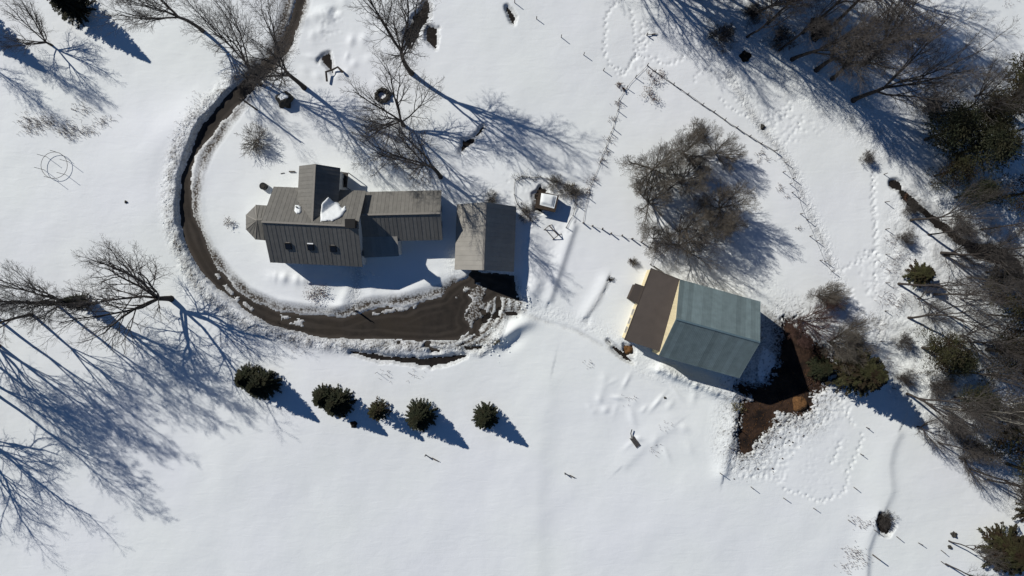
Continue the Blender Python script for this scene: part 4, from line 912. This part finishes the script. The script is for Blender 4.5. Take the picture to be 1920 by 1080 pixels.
# little covered porch on the north side, beside the cross gable
pa = [P(x, y, 2.6) for x, y in ((640,322),(653,324),(650,352),(638,350))]; MB().prism([p - Vector((0, 0, .1)) for p in pa], pa).build('porch_roof', M['wood'], house)
for p in pa: MB().cyl(Vector((p.x, p.y, -.2)), p - Vector((0, 0, .1)), .07, n=6).build('porch_post', M['wood'], house)
MB().bar(P(643,327,3.2), P(652,326,3.4), .12).bar(P(648,330,3.0), P(650,345,3.1), .14).bar(P(645,335,2.9), P(648,350,2.9), .2).build('porch_clutter', M['black'], house)
MB().bar(P(702,500,.5), P(702,500,1.2), .1).build('meter_post', M['black'], house) if False else None

garage = thing('garage', 'pale metal roofed garage with a dark east slope at the end of the driveway', 'garage', ORIG)
g_gar = gable(garage, [(857,383),(967,387),(964,510),(852.5,505.5)], 2.5, 3.9, 14, 'garage_roof', 'white_wall', 'cap', along='y', reg=False)
hl = g_gar['L'] / 2 - g_gar['over']
for o_ in (-2.3, 2.3):
    gc = g_gar['cen']; gax, gay = g_gar['ax'], g_gar['ay']; sgn = -1 if gax.y > 0 else 1
    c = gc + gax * sgn * hl + gay * o_ + Vector((0, 0, 1.2)); u = gay; nn = gax * sgn
    dmb = MB(); q = [c + u * i_ * 1.3 + Vector((0, 0, j_ * 1.15)) for i_, j_ in ((-1, -1), (1, -1), (1, 1), (-1, 1))]
    dr = dmb.prism([p + nn * .01 for p in q], [p + nn * .06 for p in q]).build('garage_door', M['trim'], garage)
    for k in range(4):
        z = .3 + k * .58; MB().bar(gc + gax * sgn * (hl + .07) + u * (o_ - 1.25) + Vector((0, 0, z)), gc + gax * sgn * (hl + .07) + u * (o_ + 1.25) + Vector((0, 0, z)), .04, .05).build('door_rail', M['white_wall'], dr)

barn = thing('barn', 'big barn with a blue green metal gable roof and a pale yellow gable end', 'barn', ORIG)
g_barn = gable(barn, [(1275,523),(1427,567),(1385,708),(1235,668)], 6.1, 4.15, 17, 'barn_roof', 'yellow_wall', 'barn_cap', zb=-.6, over=.10, ribs=3, reg=False)
wins_on(g_barn, 'S', (-4, 0, 4), 2.6, 1.2, 1.0, barn)
# yellow boards of the visible gable triangle
gc, gax, gay = g_barn['cen'], g_barn['ax'], g_barn['ay']; hw = g_barn['W'] / 2 - .1; hl = g_barn['L'] / 2 - .1; nb = 26
for i in range(nb):
    y0 = -hw + 2 * hw * i / nb; y1 = -hw + 2 * hw * (i + 1) / nb - .02; zt = lambda y: 6.1 + 4.15 * (1 - abs(y) / (g_barn['W'] / 2)) - .17
    if y0 < 0 < y1: y1 = -.001
    f_ = gc - gax * (hl + .005); mb = MB(); q = [f_ + gay * y0 + Vector((0, 0, 4)), f_ + gay * y1 + Vector((0, 0, 4)), f_ + gay * y1 + Vector((0, 0, zt(y1))), f_ + gay * y0 + Vector((0, 0, zt(y0)))]
    mb.prism(q, [p - gax * (.02 + .006 * (i % 2)) for p in q]).build('board', M['yellow_wall'], g_barn['wall'])
annex = thing('barn_annex', 'flat brown lean-to annex against the yellow gable end of the barn', 'outbuilding', ORIG)
NW, NE, SE, SW = P(1221,503,3.6), P(1278,525.5,5.75), P(1240,659,5.75), P(1171,637,3.6)
MB().slab([NW, NE, SE, SW], .22).build('roof', M['annex'], annex)
for a, b in ((NW, SW), (NW, NE), (SW, SE)): MB().bar(a - Vector((0, 0, .02)), b - Vector((0, 0, .02)), .10, .16).build('roof_edge', M['annex'], annex)
cc = (NW + NE + SE + SW) / 4; ins = [p.lerp(Vector((cc.x, cc.y, p.z)), .03) for p in (NW, NE, SE, SW)]
MB().prism([Vector((p.x, p.y, -.4)) for p in ins], [p - Vector((0, 0, .24)) for p in ins]).build('wall', M['yellow_wall'], annex)
du = (SW - NW).normalized(); nn = Vector((du.y, -du.x, 0)); nn = nn if nn.x < 0 else -nn
for t in (.62, .75, .88): window(annex, Vector((ins[0].lerp(ins[3], t).x, ins[0].lerp(ins[3], t).y, 1.9)) + nn * .02, du, nn, .9, 1.0)
e = [P(1191,531,2.9), P(1209,537,3.2), P(1199,571,3.2), P(1178,561,2.9)]; MB().slab(e, .14).build('entry_roof', M['annex'], annex)
ei = [p.lerp(sum(e, Vector()) / 4, .12) for p in e]; MB().prism([Vector((p.x, p.y, -.3)) for p in ei], [Vector((p.x, p.y, 2.78)) for p in ei]).build('entry_wall', M['brown_wall'], annex)
MB().bar(P(1226,499,.8), P(1240,508,.8), .1).bar(P(1226,499,1.3), P(1240,508,1.3), .1).bar(P(1240,508,0), P(1240,508,1.5), .14).bar(P(1226,499,0), P(1226,499,1.5), .14).build('gate_rail', M['wood'], annex)

shed = thing('small_shed', 'small square shed with a thick white snow slab on its roof', 'shed', ORIG)
R4 = [P(x, y, 2.3) for x, y in ((1011,358),(1048,366.5),(1041,398),(1003,389))]
MB().slab(R4, .14).build('roof', M['brown_wall'], shed); cs = sum(R4, Vector()) / 4; wi = [p.lerp(cs, .12) for p in R4]
MB().prism([Vector((p.x, p.y, -.3)) for p in wi], [Vector((p.x, p.y, 2.17)) for p in wi]).build('wall', M['brown_wall'], shed)
for k in range(6):
    p = R4[0].lerp(R4[3], k / 5); MB().bar(p + Vector((-rng.uniform(.1, .5), 0, -.05 - .02 * k)), p + Vector((.3, .05, -.05)), .14).build('log_end', M['brown_wall'], shed)
ins = [P(x, y, 2.34) for x, y in ((1015,362),(1045,367),(1039,391),(1012,384))]; cs = sum(ins, Vector()) / 4
bm = bmesh.new(); n = 10; gv = []
for j in range(n + 1):
    row = []
    for i in range(n + 1):
        u, v_ = i / n, j / n; p = (ins[0] * (1 - u) + ins[1] * u) * (1 - v_) + (ins[3] * (1 - u) + ins[2] * u) * v_; e_ = min(u, 1 - u, v_, 1 - v_) * n
        row.append(bm.verts.new((p.x, p.y, 2.3 + (.05, .34, .42)[int(min(e_, 2))] + rng.uniform(-.02, .02))))
    gv.append(row)
for j in range(n):
    for i in range(n): bm.faces.new((gv[j][i], gv[j + 1][i], gv[j + 1][i + 1], gv[j][i + 1])).smooth = True
me = bpy.data.meshes.new('snow_slab'); bm.to_mesh(me); bm.free(); link('snow_slab', me, M['snow_cap'], shed)

# ------------------------------------------------------------------ fences and posts
pm = MB().cyl((0, 0, -.35), (0, 0, 1.15), .065, .055, 6); POST = pm.build('post', M['post']); pme = POST.data; bpy.data.objects.remove(POST)
FAT = MB().cyl((0, 0, -.35), (0, 0, 1.15), .11, .10, 8).build('post', M['post']); fme = FAT.data; bpy.data.objects.remove(FAT)
def fence(label, pts, wires=True, fat=False, nw=3, group=None, wr=.016, skip=()):
    o = thing('wire_fence' if wires else 'fence_post_row', label, 'fence', G(*pts[0]), 0, group); inv = o.location; W_ = [G(*p) for p in pts]
    for w in W_:
        p = link('post', fme if fat else pme, None, o); p.location = w - inv; p.rotation_euler = (rng.uniform(-.06, .06), rng.uniform(-.06, .06), rng.random()); p.scale = (1, 1, rng.uniform(.9, 1.12))
    if wires:
        for k in range(nw):
            tb = Tubes()
            for i, (a, b) in enumerate(zip(W_[:-1], W_[1:])):
                if i in skip: continue
                z = Vector((0, 0, .22 + k * .16)); m_ = (a + b) / 2 + z - Vector((rng.uniform(-.12, .12), rng.uniform(-.12, .12), .06)); tb.add([np.array(a + z - inv), np.array(m_ - inv), np.array(b + z - inv)], [wr] * 3, 3)
            link('wire', tb.mesh('wire'), M['wire'], o)
fence('row of lone posts across the upper middle snowfield', [(965,7),(1006,37),(1052,71),(1094,104),(1131,133)], False)
fence('wire fence slanting along the north side of the pasture', [(1213,124),(1228,136),(1262,160),(1288,178),(1316,198),(1337,211),(1358,226),(1380,240),(1404,256),(1426,270),(1452,284)], True, nw=2, wr=.032)
fence('wire fence curving beside the trail east of the pasture', [(1452,284),(1472,305),(1486,335),(1497,372),(1512,412),(1530,452),(1546,490),(1560,508)], True, nw=1, wr=.014)
fence('posts inside the pasture along the trail fence', [(1467,323),(1480,345),(1484,361),(1500,401),(1518,443),(1537,488)], False)
fence('overgrown wire fence on the west side of the pasture', [(1213,124),(1191,146),(1175,166),(1160,188),(1158,208),(1149,241),(1145,250),(1136,277),(1125,305),(1112,338),(1102,371),(1093,418)], True, nw=1, wr=.028)
fence('row of stout posts from the shed to the orchard', [(1093,418),(1110,424),(1129,430),(1145,438),(1166,442),(1184,448),(1202,454),(1229,467)], True, True, 1, wr=.014)
fence('old fence curving round the snowy shed', [(998,415),(985,402),(970,384),(964,365),(966,338),(978,332),(992,333),(1014,333),(1044,341),(1068,348),(1078,366),(1080,385),(1074,404),(1061,427)], True, nw=2, wr=.028)
fence('line of thin posts down the right hand edge of the trail', [(1657,327),(1658,379),(1659,430),(1660,477),(1660,530),(1659,583),(1652,640),(1645,702),(1672,727)], False)
fence('line of posts slanting across the lower right snowfield', [(1348,885),(1407,912),(1468,933),(1524,952),(1589,974),(1637,992),(1681,1006),(1722,1018),(1765,1032),(1765,1053)], False)
fence('posts east of the trampled barnyard pen', [(1624,801),(1613,851),(1600,913)], False)
fence('two leaning posts at the barnyard mud edge', [(1375,797),(1365,837)], False)
fence('post with a rail at the north corner of the annex', [(1229,467),(1226,480),(1219,496)], True, nw=2, wr=.03)

# ------------------------------------------------------------------ small things
def blob(name, label, cat, px, py, r, h, m_, seed=1, amp=.25, sink=.1):
    c = G(px, py); bm = bmesh.new(); bmesh.ops.create_icosphere(bm, subdivisions=3, radius=1); q = random.Random(seed); o1 = q.uniform(0, 99)
    for v in bm.verts:
        k = 1 + amp * (math.sin(v.co.x * 3 + o1) * math.cos(v.co.y * 4 + o1) + .5 * math.sin(v.co.z * 7 + o1 + v.co.x * 6)); v.co = Vector((v.co.x * r * k, v.co.y * r * k, max(-sink, v.co.z * h * k)))
    me = bpy.data.meshes.new(name); bm.to_mesh(me); bm.free()
    for p in me.polygons: p.use_smooth = False
    o = link(name, me, M[m_]); o.location = c; return tag(o, label, cat)
s = blob('boulder', 'dark rounded boulder under the upper bare trees beside the driveway', 'boulder', 536, 190, 1.25, 1.5, 'stone', 3)
me = bpy.data.meshes.new('snow_patch'); cap = blob('snow_patch', None, None, 536, 188, .7, .3, 'snow_cap', 5); cap.parent = s; cap.location = (.05, .1, 1.2)
# stone ring with a snowy middle
c = G(718, 180); ring = thing('stone_ring', 'round ring of dark stones with snow in the middle under the bare tree', 'stone ring', c)
for i in range(11):
    a = i * 2 * math.pi / 11; rb = blob('stone', None, None, 718, 180, rng.uniform(.3, .42), rng.uniform(.4, .6), 'stone', i); rb.parent = ring; rb.location = (math.cos(a) * .95, math.sin(a) * .85, .05)
blob('boulder', 'brown mossy stump hump in the shade of the top right wood', 'stump', 1536, 56, 1.7, 1.8, 'soil', 8)
blob('boulder', 'black hollow root mound at the edge of the shaded slope', 'mound', 1396, 108, .85, .35, 'soil', 9)
blob('boulder', 'small dark rock showing through the left snowfield', 'rock', 238, 379, .22, .25, 'stone', 10)
blob('boulder', 'small dark rock behind the barn on the trampled trail', 'rock', 1431, 237, .4, .35, 'stone', 12)
blob('boulder', 'small dark rock in the snow south of the barn', 'rock', 1247, 746, .2, .2, 'stone', 13)
blob('boulder', 'dark lump hidden in the shadow of the paired spruces', 'rock', 664, 796, .55, .3, 'soil', 14)
blob('boulder', 'dark stump on the snow near the corner spruce', 'stump', 1789, 1003, .45, .5, 'stone', 15)
blob('boulder', 'smaller dark stump left of the corner spruce', 'stump', 1781, 1026, .3, .4, 'stone', 16)
h = blob('hay_pile', 'orange brown hay pile at the corner of the barn shade', 'hay', 1502, 758, 1.25, 1.0, 'hay', 21, .14)
h = blob('hay_pile', 'rusty brown hay heap at the south corner of the annex', 'hay', 1179, 656, .75, .6, 'hay', 22, .18)
# clods
cl = MB()
for i in range(90):
    px, py = rng.uniform(1375, 1520), rng.uniform(770, 905)
    w = P(px, py)
    dd = sdf_poly(np.array([w.x]), np.array([w.y]), YARD)[0]
    if dd < .3 or dd > 5.5: continue
    z = gz(w.x, w.y); r = rng.uniform(.06, .16); cl.cyl((w.x, w.y, z - .05), (w.x + .03, w.y, z + r * .8), r, r * .5, 5)
st = Tubes()
for i in range(900):
    w = P(rng.uniform(1385, 1530), rng.uniform(690, 850)); dd = sdf_poly(np.array([w.x]), np.array([w.y]), YARD)[0]
    if dd > -.2: continue
    z = uz(w.x, w.y) + .01; a = rng.uniform(0, 6.28); L = rng.uniform(.15, .45); st.add([np.array([w.x, w.y, z]), np.array([w.x + math.cos(a) * L, w.y + math.sin(a) * L, z + rng.uniform(.02, .1)])], [.022, .014], 3)
tag(link('straw', st.mesh('straw'), M['hay']), 'loose straw strewn over the barnyard mud', 'straw', None, 'stuff')
tag(cl.build('mud_clods', M['mud']), 'dark clods scattered on the snow around the barnyard', 'clods', None, 'stuff')
# ploughed snow chunks
ch = MB(); pts = W(OUTB)
for i in range(260):
    k = rng.randrange(len(pts) - 1); t = rng.random(); p = pts[k] * (1 - t) + pts[k + 1] * t + nrg.normal(0, .75, 2); z = gz(p[0], p[1])
    r = rng.choice((.05, .06, .08, .11)); a = rng.uniform(0, 3)
    ch.cyl((p[0], p[1], z - .05), (p[0] + rng.uniform(-.05, .05), p[1] + rng.uniform(-.05, .05), z + r * 1.1), r, r * .6, 5)
for i in range(160):
    px, py = rng.choice([(rng.gauss(925, 14), rng.gauss(640, 14)), (rng.gauss(975, 14), rng.gauss(560, 12)), (rng.gauss(680, 20), rng.gauss(522, 8))]); w = P(px, py); z = gz(w.x, w.y); r = rng.uniform(.06, .2)
    ch.cyl((w.x, w.y, z - .05), (w.x + .02, w.y, z + r), r, r * .6, 5)
tag(ch.build('snow_chunks', M['snow_cap']), 'broken snow chunks thrown up along the ploughed driveway', 'snow chunks', None, 'stuff')
# pot / barrel
c = G(496, 350); b = thing('barrel', 'round black barrel on the lawn northwest of the house', 'barrel', c)
MB().cyl((0, 0, -.1), (0, 0, .75), .52, .56, 16).build('drum', M['black'], b); MB().cyl((0, 0, .75), (0, 0, .80), .30, .30, 16).build('lid', M['stone'], b)
c = G(548, 322); MBo = MB().box(-.45, .45, -.08, .08, -.05, .25).build('plank', M['wood']); MBo.location = c; tag(MBo, 'short dark plank lying in the snow beside the cross gable', 'plank')
c = G(530, 325); MBo = MB().box(-.3, .3, -.04, .04, -.05, .12).build('plank', M['wood']); MBo.location = c; MBo.rotation_euler.z = .2; tag(MBo, 'thinner plank just left of the short dark plank', 'plank')
# fallen log frame
tb = Tubes(); L3 = [G(615, 155), G(614, 138), G(625, 133), G(636, 129), G(645, 138)]; o = L3[0]
tb.add([np.array(p - o) + np.array([0, 0, .45 + .3 * (0 < i < 4)]) for i, p in enumerate(L3)], [.16, .18, .16, .15, .22], 7)
bo = link('fallen_limb', tb.mesh('fallen_limb'), M['bark']); bo.location = o; tag(bo, 'bent dark limb arching over the snow right of the upper driveway', 'fallen limb')
# round tube frame
def frame_ring():
    c = G(106, 311); t = thing('round_frame', 'round metal tube frame with upright poles standing in the left snowfield', 'frame', c); R = 2.05
    def circ(z, r, nm):
        tb = Tubes(); n = 24; tb.add([np.array([math.cos(2 * math.pi * i / n) * R, math.sin(2 * math.pi * i / n) * R, z]) for i in range(n + 1)], [r] * (n + 1), 5); link(nm, tb.mesh(nm), M['wire'], t)
    circ(.55, .035, 'ring')
    for i in range(6):
        a = i * math.pi / 3 + .3; MB().cyl((math.cos(a) * R, math.sin(a) * R, -.2), (math.cos(a) * R, math.sin(a) * R, 2.2), .035, n=5).build('pole', M['wire'], t)
frame_ring()
def pole(px, py, h, r, label, name='wooden_pole', arm=False, cat='pole'):
    o = thing(name, label, cat, G(px, py)); MB().cyl((0, 0, -.3), (0, 0, h), r, r * .8, 8).build('shaft', M['post'], o)
    if arm: MB().bar((-.6, .3, h - .3), (.6, -.3, h - .3), .12).build('crossarm', M['post'], o); MB().cyl((.5, -.25, h - .25), (.5, -.25, h + .05), .06, n=6).build('insulator', M['black'], o)
    return o
pole(482, 206, 6.2, .14, 'tall slim utility pole inside the driveway bend north of the house', 'utility_pole', True)
pole(1636, 1040, 2.2, .11, 'stout wooden pole near the bottom edge right of the weeds')
pole(668, 583, 1.9, .16, 'dark gatepost lamp at the end of the house path beside the gravel', 'lamp_post', True, 'post')
pole(707, 698, 1.6, .03, 'thin staked sapling below the driveway', 'sapling', cat='sapling')
def stake(px, py, qx, qy, label):
    a = G(px, py); b = G(qx, qy); o = MB().bar((0, 0, .3), tuple(b - a + Vector((0, 0, .15))), .08).bar((0, 0, -.1), (0, 0, 1.0), .12).bar(tuple((b - a) * .45 + Vector((0, 0, .1))), tuple((b - a) * .8 + Vector((0, 0, .25))), .16).build('fallen_stake', M['wood']); o.location = a; tag(o, label, 'stake')
stake(798, 853, 824, 866, 'broken stake lying in the snow below the row of spruces'); stake(1059, 887, 1079, 896, 'broken stake lying in the snow right of the drift line')
stake(1212, 67, 1232, 65, 'short dark branch lying on the animal tracks at the top')
# pallet of boards
c = G(1190, 828); t = thing('old_sled', 'dark wooden sled with a bent drawbar half buried south of the barn', 'sled', c, -.95)
for k in range(4): MB().box(-.9, .9, -.36 + k * .2, -.22 + k * .2, .12, .18).build('slat', M['wood'], t)
MB().bar((-.9, -.3, .1), (.95, -.3, .1), .1).build('runner', M['black'], t); MB().bar((-.9, .3, .1), (.95, .3, .1), .1).build('runner', M['black'], t); MB().bar((-.9, 0, .15), (-1.5, .25, .3), .12).bar((-1.5, .25, .3), (-1.9, .75, .3), .12).build('drawbar', M['black'], t)
# sawhorse / gate frame east of garage
a, b = G(1029, 424), G(1046, 442); t = thing('wooden_trestle', 'dark wooden trestle frame beside the shed fence', 'trestle', a); bb_ = b - a
MB().bar((0, 0, .9), tuple(bb_ + Vector((0, 0, .9))), .16).build('beam', M['brown_wall'], t)
for k, (p, q) in enumerate((((0, 0, .9), (-.75, -.6, 0)), (tuple(bb_ + Vector((0, 0, .9))), tuple(bb_ + Vector((-.8, -.6, 0)))), ((0, 0, .9), (.5, .2, 0)), (tuple(bb_ + Vector((0, 0, .9))), tuple(bb_ + Vector((.6, .3, 0)))))): MB().bar(p, q, .1).build('leg', M['brown_wall'], t)
MB().bar((-.6, -.5, .25), tuple(bb_ + Vector((-.65, -.5, .25))), .08).build('brace', M['brown_wall'], t)
